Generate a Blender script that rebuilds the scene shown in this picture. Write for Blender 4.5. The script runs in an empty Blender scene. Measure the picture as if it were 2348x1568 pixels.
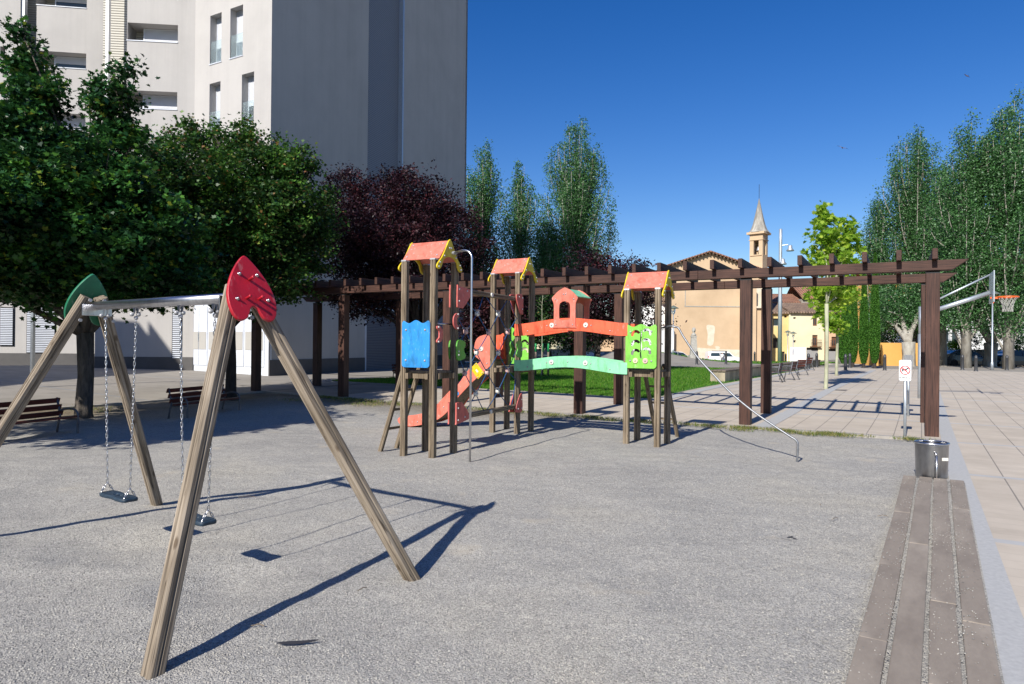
import bpy, math, random
import numpy as np
from mathutils import Vector, Matrix
random.seed(7); RNG = np.random.default_rng(7)
C = bpy.context.scene.collection
SC = bpy.context.scene
R_ = math.radians
# ---------------------------------------------------------------- camera
FPX = 1565.; ROLL = .009; PIT = .0038; EYE = 1.55          # pixel units: 2347 x 1568 frame
Fv = Vector((0, math.cos(PIT), math.sin(PIT))); R0 = Vector((1, 0, 0)); U0 = R0.cross(Fv)
Rv = R0*math.cos(ROLL)+U0*math.sin(ROLL); Uv = U0*math.cos(ROLL)-R0*math.sin(ROLL)
cam = bpy.data.objects.new('camera', bpy.data.cameras.new('camera')); C.objects.link(cam)
cam.data.sensor_width = 36; cam.data.lens = 24.0; cam.data.clip_end = 3000; cam.data.clip_start = .05
M = Matrix((Rv, Uv, -Fv)).transposed().to_4x4(); M.translation = (0, 0, EYE); cam.matrix_world = M
SC.camera = cam
# ---------------------------------------------------------------- light
SUN_AZ, SUN_EL = 31.0, 35.5           # azimuth the shadows fall towards (from +Y to +X), elevation
w = bpy.data.worlds.new('World'); SC.world = w; w.use_nodes = True
nt = w.node_tree; bg = nt.nodes['Background']; sky = nt.nodes.new('ShaderNodeTexSky')
sky.sky_type = 'NISHITA'; sky.sun_disc = False; sky.sun_elevation = R_(SUN_EL); sky.sun_rotation = R_(180+SUN_AZ)
sky.altitude = 250; sky.air_density = 1.0; sky.dust_density = .35; sky.ozone_density = 2.2
hsv = nt.nodes.new('ShaderNodeHueSaturation'); hsv.inputs['Saturation'].default_value = 1.42; hsv.inputs['Hue'].default_value = .516; nt.links.new(sky.outputs[0], hsv.inputs['Color']); nt.links.new(hsv.outputs[0], bg.inputs[0]); bg.inputs[1].default_value = .088
sl = bpy.data.lights.new('sun', 'SUN'); sl.energy = 4.9; sl.angle = R_(.53); sl.color = (1, .95, .87)
so = bpy.data.objects.new('sun', sl); C.objects.link(so)
ld = Vector((math.sin(R_(SUN_AZ))*math.cos(R_(SUN_EL)), math.cos(R_(SUN_AZ))*math.cos(R_(SUN_EL)), -math.sin(R_(SUN_EL))))
so.rotation_euler = ld.to_track_quat('-Z', 'Y').to_euler(); so.location = (-30, -50, 40)
SC.view_settings.view_transform = 'Standard'; SC.view_settings.look = 'None'; SC.view_settings.exposure = 0.47
# ---------------------------------------------------------------- pixel -> world helpers, terrain
def ray(u, v): return Fv+Rv*((u-1173.5)/FPX)-Uv*((v-784)/FPX)
def D(u, v, Y):                        # point seen at (u,v) at distance Y in front
    d = ray(u, v); return d*(Y/d.y)+Vector((0, 0, EYE))
def ss(a, b, x): t = min(1, max(0, (x-a)/(b-a))); return t*t*(3-2*t)
def T(x, y):
    z = .13*ss(13, 24, y)+.024*max(0, -x-9.5)
    z -= 1.0*ss(62, 86, y)*ss(60, 30, x)
    dx = (x-11)/5.; dy = (y-60)/5.
    z += 1.0*math.exp(-dx*dx-dy*dy)
    return z
def G(u, v, z=0):
    d = ray(u, v)
    for k in range(12):
        t = (z-EYE)/d.z; p = d*t
        if p.y > 200: p = d*(200/d.y)
        z = T(p.x, p.y)
    return Vector((p.x, p.y, z))
def gp(x, y, dz=0): return Vector((x, y, T(x, y)+dz))
TH = R_(31); E1 = Vector((math.cos(TH), -math.sin(TH), 0)); E2 = Vector((math.sin(TH), math.cos(TH), 0)); Z = Vector((0, 0, 1))
def ab(a, b, dz=0): p = E1*a+E2*b; return Vector((p.x, p.y, T(p.x, p.y)+dz))
def onplane(u, v, P0, n):
    d = ray(u, v); o = Vector((0, 0, EYE)); return o+d*((P0-o).dot(n)/d.dot(n))
# ---------------------------------------------------------------- materials
def newmat(name):
    m = bpy.data.materials.new(name); m.use_nodes = True
    return m, m.node_tree, m.node_tree.nodes['Principled BSDF']
def N(t, k, **kw):
    n = t.nodes.new(k)
    for a, b in kw.items(): setattr(n, a, b)
    return n
def ramp(t, fac, stops):
    r = N(t, 'ShaderNodeValToRGB'); e = r.color_ramp.elements
    while len(e) < len(stops): e.new(.5)
    for k, (p, c) in enumerate(stops): e[k].position = p; e[k].color = (*c, 1)
    t.links.new(fac, r.inputs[0]); return r.outputs[0]
def nm(name, c1, c2=None, scale=6, rough=.6, metal=0, bump=0, bscale=None, stretch=(1, 1, 1), world=False, lo=.35, hi=.65, spec=.5, bdist=.01, det=6, coat=0):
    m, t, b = newmat(name); b.inputs['Roughness'].default_value = rough; b.inputs['Metallic'].default_value = metal
    b.inputs['Specular IOR Level'].default_value = spec
    if coat: b.inputs['Coat Weight'].default_value = coat; b.inputs['Coat Roughness'].default_value = .15
    if world: co = N(t, 'ShaderNodeNewGeometry').outputs['Position']
    else: co = N(t, 'ShaderNodeTexCoord').outputs['Object']
    mp = N(t, 'ShaderNodeMapping'); mp.inputs['Scale'].default_value = stretch; t.links.new(co, mp.inputs[0])
    if c2 is None: c2 = tuple(x*.82 for x in c1)
    n1 = N(t, 'ShaderNodeTexNoise'); n1.inputs['Scale'].default_value = scale; n1.inputs['Detail'].default_value = det; n1.inputs['Roughness'].default_value = .62
    t.links.new(mp.outputs[0], n1.inputs[0])
    t.links.new(ramp(t, n1.outputs['Fac'], [(lo, c2), (hi, c1)]), b.inputs['Base Color'])
    if bump:
        n2 = N(t, 'ShaderNodeTexNoise'); n2.inputs['Scale'].default_value = bscale or scale*4; n2.inputs['Detail'].default_value = 4
        t.links.new(mp.outputs[0], n2.inputs[0])
        bp = N(t, 'ShaderNodeBump'); bp.inputs['Strength'].default_value = bump; bp.inputs['Distance'].default_value = bdist
        t.links.new(n2.outputs['Fac'], bp.inputs['Height']); t.links.new(bp.outputs[0], b.inputs['Normal'])
    return m
def paint(name, c1, c2, rough=.45, wear=.5, scale=5):
    m, t, b = newmat(name); b.inputs['Roughness'].default_value = rough; b.inputs['Specular IOR Level'].default_value = .45
    co = N(t, 'ShaderNodeTexCoord').outputs['Object']; oi = N(t, 'ShaderNodeObjectInfo')
    ml = N(t, 'ShaderNodeMath', operation='MULTIPLY'); ml.inputs[1].default_value = 9.; t.links.new(oi.outputs['Random'], ml.inputs[0])
    ad = N(t, 'ShaderNodeVectorMath', operation='ADD'); t.links.new(co, ad.inputs[0]); t.links.new(ml.outputs[0], ad.inputs[1])
    def nz(sc, st, det=5):
        mp = N(t, 'ShaderNodeMapping'); mp.inputs['Scale'].default_value = st; t.links.new(ad.outputs[0], mp.inputs[0])
        n = N(t, 'ShaderNodeTexNoise'); n.inputs['Scale'].default_value = sc; n.inputs['Detail'].default_value = det; n.inputs['Roughness'].default_value = .65; t.links.new(mp.outputs[0], n.inputs[0]); return n.outputs['Fac']
    c = ramp(t, nz(scale, (1, 1, 1)), [(.3, c2), (.65, c1)])
    fad = tuple(x*.55+.45*.62 for x in c1)
    a = N(t, 'ShaderNodeMix', data_type='RGBA'); t.links.new(ramp(t, nz(26, (1, .35, 1), 6), [(.60, (0, 0, 0)), (.66, (wear, wear, wear))]), a.inputs[0]); t.links.new(c, a.inputs[6]); a.inputs[7].default_value = (*fad, 1)
    g = N(t, 'ShaderNodeMix', data_type='RGBA', blend_type='MULTIPLY'); g.inputs[0].default_value = 1; t.links.new(a.outputs[2], g.inputs[6]); t.links.new(ramp(t, nz(7, (1.6, .5, 1.6), 8), [(.32, (.66, .62, .56)), (.5, (1, 1, 1))]), g.inputs[7])
    t.links.new(g.outputs[2], b.inputs['Base Color'])
    bp = N(t, 'ShaderNodeBump'); bp.inputs['Strength'].default_value = .25; bp.inputs['Distance'].default_value = .004; t.links.new(nz(30, (1, 1, 1)), bp.inputs['Height']); t.links.new(bp.outputs[0], b.inputs['Normal'])
    return m
def wood(name, c1, c2, c3, rough=.8, streak=1.0):
    m, t, b = newmat(name); b.inputs['Roughness'].default_value = rough; b.inputs['Specular IOR Level'].default_value = .3
    co = N(t, 'ShaderNodeTexCoord').outputs['Object']; oi = N(t, 'ShaderNodeObjectInfo')
    ad = N(t, 'ShaderNodeVectorMath', operation='ADD'); t.links.new(co, ad.inputs[0])
    ml = N(t, 'ShaderNodeMath', operation='MULTIPLY'); ml.inputs[1].default_value = 7.; t.links.new(oi.outputs['Random'], ml.inputs[0]); t.links.new(ml.outputs[0], ad.inputs[1])
    mp = N(t, 'ShaderNodeMapping'); mp.inputs['Scale'].default_value = (60, 60, 2.2); t.links.new(ad.outputs[0], mp.inputs[0])
    n1 = N(t, 'ShaderNodeTexNoise'); n1.inputs['Scale'].default_value = 1; n1.inputs['Detail'].default_value = 7; n1.inputs['Distortion'].default_value = .4
    t.links.new(mp.outputs[0], n1.inputs[0])
    n3 = N(t, 'ShaderNodeTexNoise'); n3.inputs['Scale'].default_value = 2.2; n3.inputs['Detail'].default_value = 3; t.links.new(ad.outputs[0], n3.inputs[0])
    c = ramp(t, n1.outputs['Fac'], [(.3, c3), (.48, c2), (.7, c1)])
    mx = N(t, 'ShaderNodeMix', data_type='RGBA', blend_type='MULTIPLY'); mx.inputs[0].default_value = .8
    t.links.new(c, mx.inputs[6]); t.links.new(ramp(t, n3.outputs['Fac'], [(.3, (.62, .58, .52)), (.65, (1.1, 1.08, 1.05))]), mx.inputs[7])
    mp2 = N(t, 'ShaderNodeMapping'); mp2.inputs['Scale'].default_value = (26, 26, .9); t.links.new(ad.outputs[0], mp2.inputs[0])
    n5 = N(t, 'ShaderNodeTexNoise'); n5.inputs['Scale'].default_value = 1; n5.inputs['Detail'].default_value = 2; n5.inputs['Distortion'].default_value = .7; t.links.new(mp2.outputs[0], n5.inputs[0])
    ck = N(t, 'ShaderNodeMix', data_type='RGBA', blend_type='MULTIPLY'); ck.inputs[0].default_value = streak; t.links.new(mx.outputs[2], ck.inputs[6]); t.links.new(ramp(t, n5.outputs['Fac'], [(.485, (1, 1, 1)), (.5, (.28, .25, .22)), (.515, (1, 1, 1))]), ck.inputs[7])
    vk = N(t, 'ShaderNodeTexVoronoi'); vk.inputs['Scale'].default_value = 1; mk = N(t, 'ShaderNodeMapping'); mk.inputs['Scale'].default_value = (7, 7, 3.2); t.links.new(ad.outputs[0], mk.inputs[0]); t.links.new(mk.outputs[0], vk.inputs[0])
    kn = N(t, 'ShaderNodeMix', data_type='RGBA', blend_type='MULTIPLY'); kn.inputs[0].default_value = streak*.8; t.links.new(ck.outputs[2], kn.inputs[6]); t.links.new(ramp(t, vk.outputs['Distance'], [(.07, (.3, .24, .18)), (.13, (1, 1, 1))]), kn.inputs[7])
    t.links.new(kn.outputs[2], b.inputs['Base Color'])
    bp = N(t, 'ShaderNodeBump'); bp.inputs['Strength'].default_value = .7*streak; bp.inputs['Distance'].default_value = .004
    t.links.new(n1.outputs['Fac'], bp.inputs['Height']); t.links.new(bp.outputs[0], b.inputs['Normal'])
    return m
def leafmat(name, cols, trans=.35, rough=.5, clump=0):
    m, t, b = newmat(name); b.inputs['Roughness'].default_value = rough; b.inputs['Specular IOR Level'].default_value = .28
    g = N(t, 'ShaderNodeNewGeometry')
    c = ramp(t, g.outputs['Random Per Island'], cols)
    if clump:  # sunlit and shaded leaf clumps put into the colour by position noise
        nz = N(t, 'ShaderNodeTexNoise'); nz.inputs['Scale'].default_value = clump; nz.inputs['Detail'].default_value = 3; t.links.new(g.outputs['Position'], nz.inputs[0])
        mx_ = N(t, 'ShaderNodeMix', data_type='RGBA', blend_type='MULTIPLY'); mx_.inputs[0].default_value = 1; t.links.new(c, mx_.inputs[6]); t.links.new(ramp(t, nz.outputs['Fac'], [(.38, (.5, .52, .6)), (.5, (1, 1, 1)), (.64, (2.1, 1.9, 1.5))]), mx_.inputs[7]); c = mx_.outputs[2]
    t.links.new(c, b.inputs['Base Color'])
    tr = N(t, 'ShaderNodeBsdfTranslucent'); mx = N(t, 'ShaderNodeMixShader'); mx.inputs[0].default_value = trans
    hs = N(t, 'ShaderNodeHueSaturation'); hs.inputs['Value'].default_value = 1.6; t.links.new(c, hs.inputs['Color'])
    t.links.new(hs.outputs[0], tr.inputs[0])
    out = t.nodes['Material Output']; t.links.new(b.outputs[0], mx.inputs[1]); t.links.new(tr.outputs[0], mx.inputs[2]); t.links.new(mx.outputs[0], out.inputs[0])
    return m
# ---------------------------------------------------------------- mesh builder
def basis(o, x, y=None, z=None):
    x = Vector(x).normalized()
    if y is not None:
        y = Vector(y); z = x.cross(y).normalized(); y = z.cross(x)
    else:
        z = Vector(z); y = z.cross(x).normalized(); z = x.cross(y)
    m = Matrix((x, y, z)).transposed().to_4x4(); m.translation = o; return m
def axis_m(a, b, side=None):           # z axis from a to b
    a = Vector(a); b = Vector(b); z = (b-a).normalized()
    s = Vector(side) if side is not None else (Vector((1, 0, 0)) if abs(z.x) < .9 else Vector((0, 1, 0)))
    y = z.cross(s).normalized(); x = y.cross(z)
    m = Matrix((x, y, z)).transposed().to_4x4(); m.translation = a; return m
class MB:
    def __init__(s): s.v = []; s.f = []; s.mi = []; s.cur = 0
    def add(s, vs, fs, M=None):
        o = len(s.v)
        for p in vs: s.v.append(tuple(M @ Vector(p)) if M else tuple(p))
        for f in fs: s.f.append([o+i for i in f]); s.mi.append(s.cur)
        return s
    def box(s, c, d, M=None, taper=1.):
        x, y, z = c; a, b, h = d[0]/2, d[1]/2, d[2]/2
        vs = [(x+i*a*(taper if k > 0 else 1), y+j*b*(taper if k > 0 else 1), z+k*h) for k in (-1, 1) for j in (-1, 1) for i in (-1, 1)]
        return s.add(vs, [(0, 2, 3, 1), (4, 5, 7, 6), (0, 1, 5, 4), (2, 6, 7, 3), (0, 4, 6, 2), (1, 3, 7, 5)], M)
    def bx(s, lo, hi, M=None): return s.box([(l+h)/2 for l, h in zip(lo, hi)], [h-l for l, h in zip(lo, hi)], M)
    def ext(s, poly, z0, z1, M=None):   # poly in xy, extruded z
        n = len(poly); vs = [(p[0], p[1], z0) for p in poly]+[(p[0], p[1], z1) for p in poly]
        fs = [list(range(n))[::-1], list(range(n, 2*n))]+[(i, (i+1) % n, n+(i+1) % n, n+i) for i in range(n)]
        return s.add(vs, fs, M)
    def lathe(s, prof, n=16, M=None):   # prof (r,z)
        vs = []; fs = []
        for r, z in prof:
            for k in range(n): a = 2*math.pi*k/n; vs.append((r*math.cos(a), r*math.sin(a), z))
        for j in range(len(prof)-1):
            for k in range(n): fs.append((j*n+k, j*n+(k+1) % n, (j+1)*n+(k+1) % n, (j+1)*n+k))
        fs.append(list(range(n))[::-1]); fs.append([(len(prof)-1)*n+k for k in range(n)])
        return s.add(vs, fs, M)
    def tube(s, pts, r, n=8, cap=True, M=None):
        pts = [Vector(p) for p in pts]; m = len(pts)
        rr = r if isinstance(r, (list, tuple)) else [r]*m
        tg = [((pts[min(i+1, m-1)]-pts[max(i-1, 0)])).normalized() for i in range(m)]
        x = Vector((1, 0, 0)) if abs(tg[0].x) < .8 else Vector((0, 1, 0)); x = (x-tg[0]*x.dot(tg[0])).normalized()
        vs = []; fs = []
        for i in range(m):
            x = (x-tg[i]*x.dot(tg[i])).normalized(); y = tg[i].cross(x)
            for k in range(n):
                a = 2*math.pi*k/n; vs.append(pts[i]+(x*math.cos(a)+y*math.sin(a))*rr[i])
        for i in range(m-1):
            for k in range(n): fs.append((i*n+k, i*n+(k+1) % n, (i+1)*n+(k+1) % n, (i+1)*n+k))
        if cap: fs.append(list(range(n))[::-1]); fs.append([(m-1)*n+k for k in range(n)])
        return s.add(vs, fs, M)
    def build(s, name, mat, parent=None, M=None, smooth=False, bevel=0, seg=2):
        me = bpy.data.meshes.new(name); me.from_pydata(s.v, [], s.f)
        mats = mat if isinstance(mat, (list, tuple)) else [mat]
        for m in mats: me.materials.append(m)
        if len(mats) > 1: me.polygons.foreach_set('material_index', s.mi)
        if smooth: me.polygons.foreach_set('use_smooth', [True]*len(me.polygons))
        me.validate(); me.update()
        return link(name, me, parent, M, bevel, seg)
def link(name, me, parent=None, M=None, bevel=0, seg=2):
    o = bpy.data.objects.new(name, me); C.objects.link(o)
    if parent is not None:
        o.parent = parent; o.matrix_parent_inverse = pm(parent).inverted()
    if M is not None: o.matrix_basis = M
    if bevel:
        b = o.modifiers.new('b', 'BEVEL'); b.width = bevel; b.segments = seg; b.limit_method = 'ANGLE'; b.angle_limit = R_(40); b.harden_normals = False
    return o
def pm(p):
    return pm(p.parent) @ p.matrix_parent_inverse @ p.matrix_basis if p.parent else p.matrix_basis.copy()
def tag(o, label, cat, group=None, kind=None):
    if label: o['label'] = label
    if cat: o['category'] = cat
    if group: o['group'] = group
    if kind: o['kind'] = kind
    return o
def struct(o): o['kind'] = 'structure'; return o
def thing(name, label, cat, loc=(0, 0, 0), rz=0, group=None):
    o = bpy.data.objects.new(name, None); C.objects.link(o); o.location = loc; o.rotation_euler = (0, 0, rz); o.empty_display_size = .2
    return tag(o, label, cat, group)
def thingM(name, label, cat, loc=(0, 0, 0), rz=0, group=None): return thing(name, label, cat, loc, rz, group)
def dup(root, loc, rz=0, label=None, group=None):
    r = root.copy(); C.objects.link(r); r.location = loc; r.rotation_euler = (0, 0, rz)
    if label: r['label'] = label
    if group: r['group'] = group
    for ch in list(root.children):
        c = ch.copy(); C.objects.link(c); c.parent = r
        for g in list(ch.children):
            d = g.copy(); C.objects.link(d); d.parent = c
    return r
def panel(name, outlines, thick, mat, parent=None, M=None, bev=.004):
    cu = bpy.data.curves.new('tmp', 'CURVE'); cu.dimensions = '2D'; cu.fill_mode = 'BOTH'
    cu.extrude = max(thick/2-bev, 0); cu.bevel_depth = bev; cu.bevel_resolution = 1; cu.offset = -bev
    for pts in outlines:
        sp = cu.splines.new('POLY'); sp.points.add(len(pts)-1)
        for k, p in enumerate(pts): sp.points[k].co = (p[0], p[1], 0, 1)
        sp.use_cyclic_u = True
    ob = bpy.data.objects.new('tmp', cu); C.objects.link(ob)
    dg = bpy.context.evaluated_depsgraph_get()
    me = bpy.data.meshes.new_from_object(ob.evaluated_get(dg)); bpy.data.objects.remove(ob); bpy.data.curves.remove(cu)
    me.materials.clear(); me.materials.append(mat); me.name = name
    return link(name, me, parent, M)
def smooth2(pts, n=6, closed=True):     # catmull-rom
    out = []; m = len(pts)
    for i in range(m if closed else m-1):
        if closed: p = [pts[(i+k-1) % m] for k in range(4)]
        else: p = [pts[max(0, i-1)], pts[i], pts[i+1], pts[min(m-1, i+2)]]
        for j in range(n):
            t = j/n; q = []
            for d in range(len(p[0])):
                a, b, c, e = (p[k][d] for k in range(4))
                q.append(.5*((2*b)+(-a+c)*t+(2*a-5*b+4*c-e)*t*t+(-a+3*b-3*c+e)*t**3))
            out.append(tuple(q))
    if not closed: out.append(tuple(pts[-1]))
    return out
def rrect(x0, y0, x1, y1, r, n=5):
    o = []
    for cx, cy, a0 in ((x1-r, y1-r, 0), (x0+r, y1-r, 90), (x0+r, y0+r, 180), (x1-r, y0+r, 270)):
        for k in range(n+1): a = R_(a0+90*k/n); o.append((cx+r*math.cos(a), cy+r*math.sin(a)))
    return o
def disc(cx, cy, r, n=20): return [(cx+r*math.cos(2*math.pi*k/n), cy+r*math.sin(2*math.pi*k/n)) for k in range(n)]
# ---------------------------------------------------------------- foliage
SH_MAPLE = np.array([(0, -.5), (.12, -.3), (.45, -.32), (.32, -.05), (.55, .18), (.25, .18), (0, .6), (-.25, .18), (-.55, .18), (-.32, -.05), (-.45, -.32), (-.12, -.3)])
SH_OVAL = np.array([(0, -.5), (.27, -.12), (.2, .25), (0, .5), (-.2, .25), (-.27, -.12)])
SH_QUAD = np.array([(0, -.5), (.3, 0), (0, .5), (-.3, 0)])
def leaves(name, P, size, shape, mat, parent, upbias=.5, droop=0, vs=.3, sunny=None):
    n = len(P); k = len(shape)
    nr = RNG.normal(size=(n, 3)); nr[:, 2] = np.abs(nr[:, 2])+upbias; nr /= np.linalg.norm(nr, axis=1)[:, None]
    a = RNG.normal(size=(n, 3)); a[:, 2] -= droop; a -= nr*np.sum(a*nr, 1)[:, None]; a /= np.linalg.norm(a, axis=1)[:, None]
    b = np.cross(nr, a); s = size*(1+vs*RNG.uniform(-1, 1, n))
    V = P[:, None, :]+(b[:, None, :]*shape[None, :, 0, None]+a[:, None, :]*shape[None, :, 1, None])*s[:, None, None]
    V += nr[:, None, :]*(np.abs(shape[:, 0])*.35)[None, :, None]*s[:, None, None]
    me = bpy.data.meshes.new(name); me.vertices.add(n*k); me.vertices.foreach_set('co', V.astype(np.float32).ravel())
    me.loops.add(n*k); me.loops.foreach_set('vertex_index', np.arange(n*k, dtype=np.int32))
    me.polygons.add(n); me.polygons.foreach_set('loop_start', np.arange(0, n*k, k, dtype=np.int32)); me.polygons.foreach_set('loop_total', np.full(n, k, dtype=np.int32))
    me.materials.append(mat); me.update(calc_edges=True)
    return link(name, me, parent)
def lobes_pts(lobes, nclump, per, cr, shell=.45, hollow=0):
    """lobes: (x,y,z,rx,ry,rz); clumps fill the lobes, denser to the outside"""
    vol = np.array([l[3]*l[4]*l[5] for l in lobes])**.75; vol /= vol.sum(); out = []
    for l, v in zip(lobes, vol):
        m = max(5, int(nclump*v)); d = RNG.normal(size=(m, 3)); d /= np.linalg.norm(d, axis=1)[:, None]
        r = (hollow+(1-hollow)*RNG.uniform(0, 1, m))**shell*(1+RNG.normal(0, .17, m))
        c = np.array(l[:3])+d*r[:, None]*np.array(l[3:6])
        kk = RNG.poisson(per*RNG.uniform(.5, 1.5, m)).clip(2)
        cc = np.repeat(c, kk, 0); crr = np.repeat(cr*RNG.uniform(.6, 1.4, m), kk)
        out.append(cc+RNG.normal(size=cc.shape)*crr[:, None]*np.array([1, 1, .6]))
    return np.concatenate(out)
def limb(mb, a, b, r0, r1, bend=.1, n=5, sides=7):
    a = Vector(a); b = Vector(b); L = (b-a).length; pts = []; rr = []
    off = Vector((random.uniform(-1, 1), random.uniform(-1, 1), .6))*bend*L
    for i in range(n+1):
        t = i/n; p = a.lerp(b, t)+off*math.sin(math.pi*t)*.6+Vector((random.uniform(-1, 1), random.uniform(-1, 1), 0))*.015*L*(0 < i < n)
        pts.append(p); rr.append(r0+(r1-r0)*t)
    mb.tube(pts, rr, sides)
    return pts
def tree(name, label, cat, base, forkz, r, lobes, mat, bark, nclump, per, cr, lsize, shape, group=None, shell=.45, twigs=2, droop=0, upbias=.5, nlimb=99, parent=None):
    t = thing(name, label, cat, base, 0, group); mb = MB(); b = Vector(base)
    top = b+Vector((random.uniform(-.1, .1), random.uniform(-.1, .1), forkz))
    mb.tube([b+Vector((0, 0, -.1)), b+Vector((0, 0, .12)), b.lerp(top, .5)+Vector((.03, 0, 0)), top], [r*1.35, r*1.05, r*.92, r*1.0], 12)
    for l in lobes:
        c = Vector(l[:3]); pts = limb(mb, top-Vector((0, 0, .05)), c, r*.55, r*.12)
        for k in range(twigs):
            s = pts[random.randint(2, 4)]; e = c+Vector((random.uniform(-.8, .8)*l[3], random.uniform(-.8, .8)*l[4], random.uniform(-.3, .8)*l[5]))
            limb(mb, s, e, r*.2, r*.05, sides=5, n=4)
    mb.build('trunk', bark, t, smooth=True)
    P = lobes_pts(lobes, nclump, per, cr, shell)
    P = P[P[:, 2] > b.z+.6]
    leaves('crown', P, lsize, shape, mat, t, upbias, droop)
    return t
# ================================================================ materials used by the place
MT = {}
MT['steel'] = nm('steel', (.62, .62, .63), (.5, .5, .52), 40, .28, 1, .03, 200, (1, 1, .2))
MT['dullsteel'] = nm('dull_steel', (.27, .28, .30), (.2, .21, .225), 30, .5, .8)
MT['binsteel'] = nm('bin_steel', (.40, .40, .41), (.26, .26, .27), 9, .3, 1, .05, 120, (1, 1, .4))
MT['galv'] = nm('galvanised', (.55, .6, .64), (.45, .5, .55), 14, .45, .7)
MT['boltm'] = nm('bolt_cap', (.42, .42, .43), (.33, .33, .34), 20, .45, .3)
MT['boltw'] = nm('bolt_white', (.6, .59, .57), None, 20, .5)
MT['oldwood'] = wood('weathered_wood', (.36, .31, .25), (.235, .195, .15), (.10, .08, .06))
MT['towood'] = wood('tower_wood', (.30, .245, .18), (.195, .155, .11), (.075, .058, .04))
MT['pergola'] = wood('pergola_wood', (.095, .045, .032), (.06, .028, .021), (.024, .012, .01), .6, .5)
MT['benchwood'] = wood('bench_wood', (.17, .045, .03), (.115, .032, .024), (.06, .02, .016), .55, .4)
MT['deck'] = wood('deck_wood', (.24, .2, .16), (.17, .14, .11), (.09, .075, .06))
MT['red'] = paint('heart_red', (.46, .012, .028), (.34, .012, .022), .42, .25)
MT['green'] = paint('panel_dark_green', (.012, .17, .085), (.01, .12, .06), .45, .3)
MT['salmon'] = paint('salmon_panel', (.66, .19, .135), (.58, .145, .1), .5, .6)
MT['pink'] = paint('faded_pink_panel', (.58, .14, .12), (.48, .1, .085), .55, .4)
MT['orange'] = paint('orange_panel', (.74, .13, .06), (.68, .10, .045), .45, .4)
MT['yellow'] = paint('yellow_panel', (.70, .53, .015), (.55, .38, .01), .45, .3, 12)
MT['blue'] = paint('blue_panel', (.035, .27, .66), (.022, .21, .56), .4, .5)
MT['lime'] = paint('lime_panel', (.22, .58, .075), (.16, .48, .06), .45, .5)
MT['dgreen'] = paint('leaf_green_panel', (.10, .37, .04), (.07, .28, .03), .5, .3)
MT['mint'] = paint('mint_panel', (.25, .66, .37), (.2, .57, .32), .45, .35)
MT['whitep'] = nm('white_plastic', (.72, .70, .64), (.6, .57, .5), 10, .5)
MT['cream'] = nm('cream_plastic', (.70, .60, .38), None, 10, .5)
MT['pinkp'] = nm('pale_pink_plastic', (.66, .42, .38), None, 10, .5)
MT['rope'] = nm('blue_rope', (.02, .10, .26), (.01, .05, .14), 300, .8)
MT['rubber'] = nm('rubber_seat', (.022, .045, .075), (.012, .025, .04), 30, .55, bump=.2, bscale=60)
MT['stucco'] = nm('grey_stucco', (.45, .432, .41), (.405, .388, .37), .5, .9, bump=.12, bscale=35, stretch=(1, 1, .35), world=True, lo=.3, hi=.6, spec=.2)
def stucco():
    m = nm('grey_stucco', (.45, .432, .41), (.405, .388, .37), .5, .9, bump=.12, bscale=35, world=True, lo=.3, hi=.6, spec=.2); t = m.node_tree; b = t.nodes['Principled BSDF']; src = b.inputs['Base Color'].links[0].from_socket
    g = N(t, 'ShaderNodeNewGeometry').outputs['Position']; mp = N(t, 'ShaderNodeMapping'); mp.inputs['Scale'].default_value = (1.6, 1.6, .07); t.links.new(g, mp.inputs[0]); n = N(t, 'ShaderNodeTexNoise'); n.inputs['Scale'].default_value = 1; n.inputs['Detail'].default_value = 8; n.inputs['Roughness'].default_value = .7; t.links.new(mp.outputs[0], n.inputs[0])
    x = N(t, 'ShaderNodeMix', data_type='RGBA', blend_type='MULTIPLY'); x.inputs[0].default_value = 1; t.links.new(src, x.inputs[6]); t.links.new(ramp(t, n.outputs['Fac'], [(.32, (.93, .93, .93)), (.52, (1, 1, 1)), (.7, (1.02, 1.02, 1.015))]), x.inputs[7]); t.links.new(x.outputs[2], b.inputs['Base Color']); return m
MT['stucco'] = stucco()
MT['plinth'] = nm('dark_plinth', (.10, .095, .092), None, 2, .8)
MT['white_metal'] = nm('white_metal', (.62, .65, .70), (.54, .57, .63), 1.5, .45)
MT['white'] = nm('white_paint', (.8, .8, .8), None, 4, .5, lo=.1, hi=.3)
MT['asphalt'] = nm('asphalt', (.16, .155, .15), (.12, .115, .11), 4, .9, world=True, bump=.3, bscale=200)
MT['concrete'] = nm('concrete', (.36, .33, .28), (.26, .235, .2), 2.5, .9, world=True, bump=.2, bscale=60)
MT['dark'] = nm('dark_void', (.02, .02, .022), None, 4, .6)
MT['bollard'] = nm('bollard_iron', (.045, .047, .052), (.03, .032, .036), 12, .45)
MT['bark'] = nm('bark_grey', (.125, .105, .085), (.045, .038, .03), 14, .95, stretch=(1, 1, .25), bump=.9, bscale=26, bdist=.03)
MT['barkd'] = nm('bark_dark', (.05, .04, .035), (.025, .02, .018), 10, .95, stretch=(1, 1, .3), bump=.7)
MT['barkw'] = nm('bark_pale', (.38, .36, .31), (.20, .18, .15), 3, .9, stretch=(1, 1, .35), bump=.4, bscale=20)
MT['barkp'] = nm('bark_plane', (.40, .41, .28), (.26, .26, .18), 6, .85, stretch=(1, 1, .5))
g_, t_, b_ = newmat('glass'); b_.inputs['Base Color'].default_value = (.03, .05, .06, 1); b_.inputs['Roughness'].default_value = .08; MT['glass'] = g_
g_, t_, b_ = newmat('balustrade_glass'); b_.inputs['Base Color'].default_value = (.8, .9, .9, 1); b_.inputs['Roughness'].default_value = .05; b_.inputs['Transmission Weight'].default_value = .9; b_.inputs['IOR'].default_value = 1.1; MT['clear'] = g_
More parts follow.
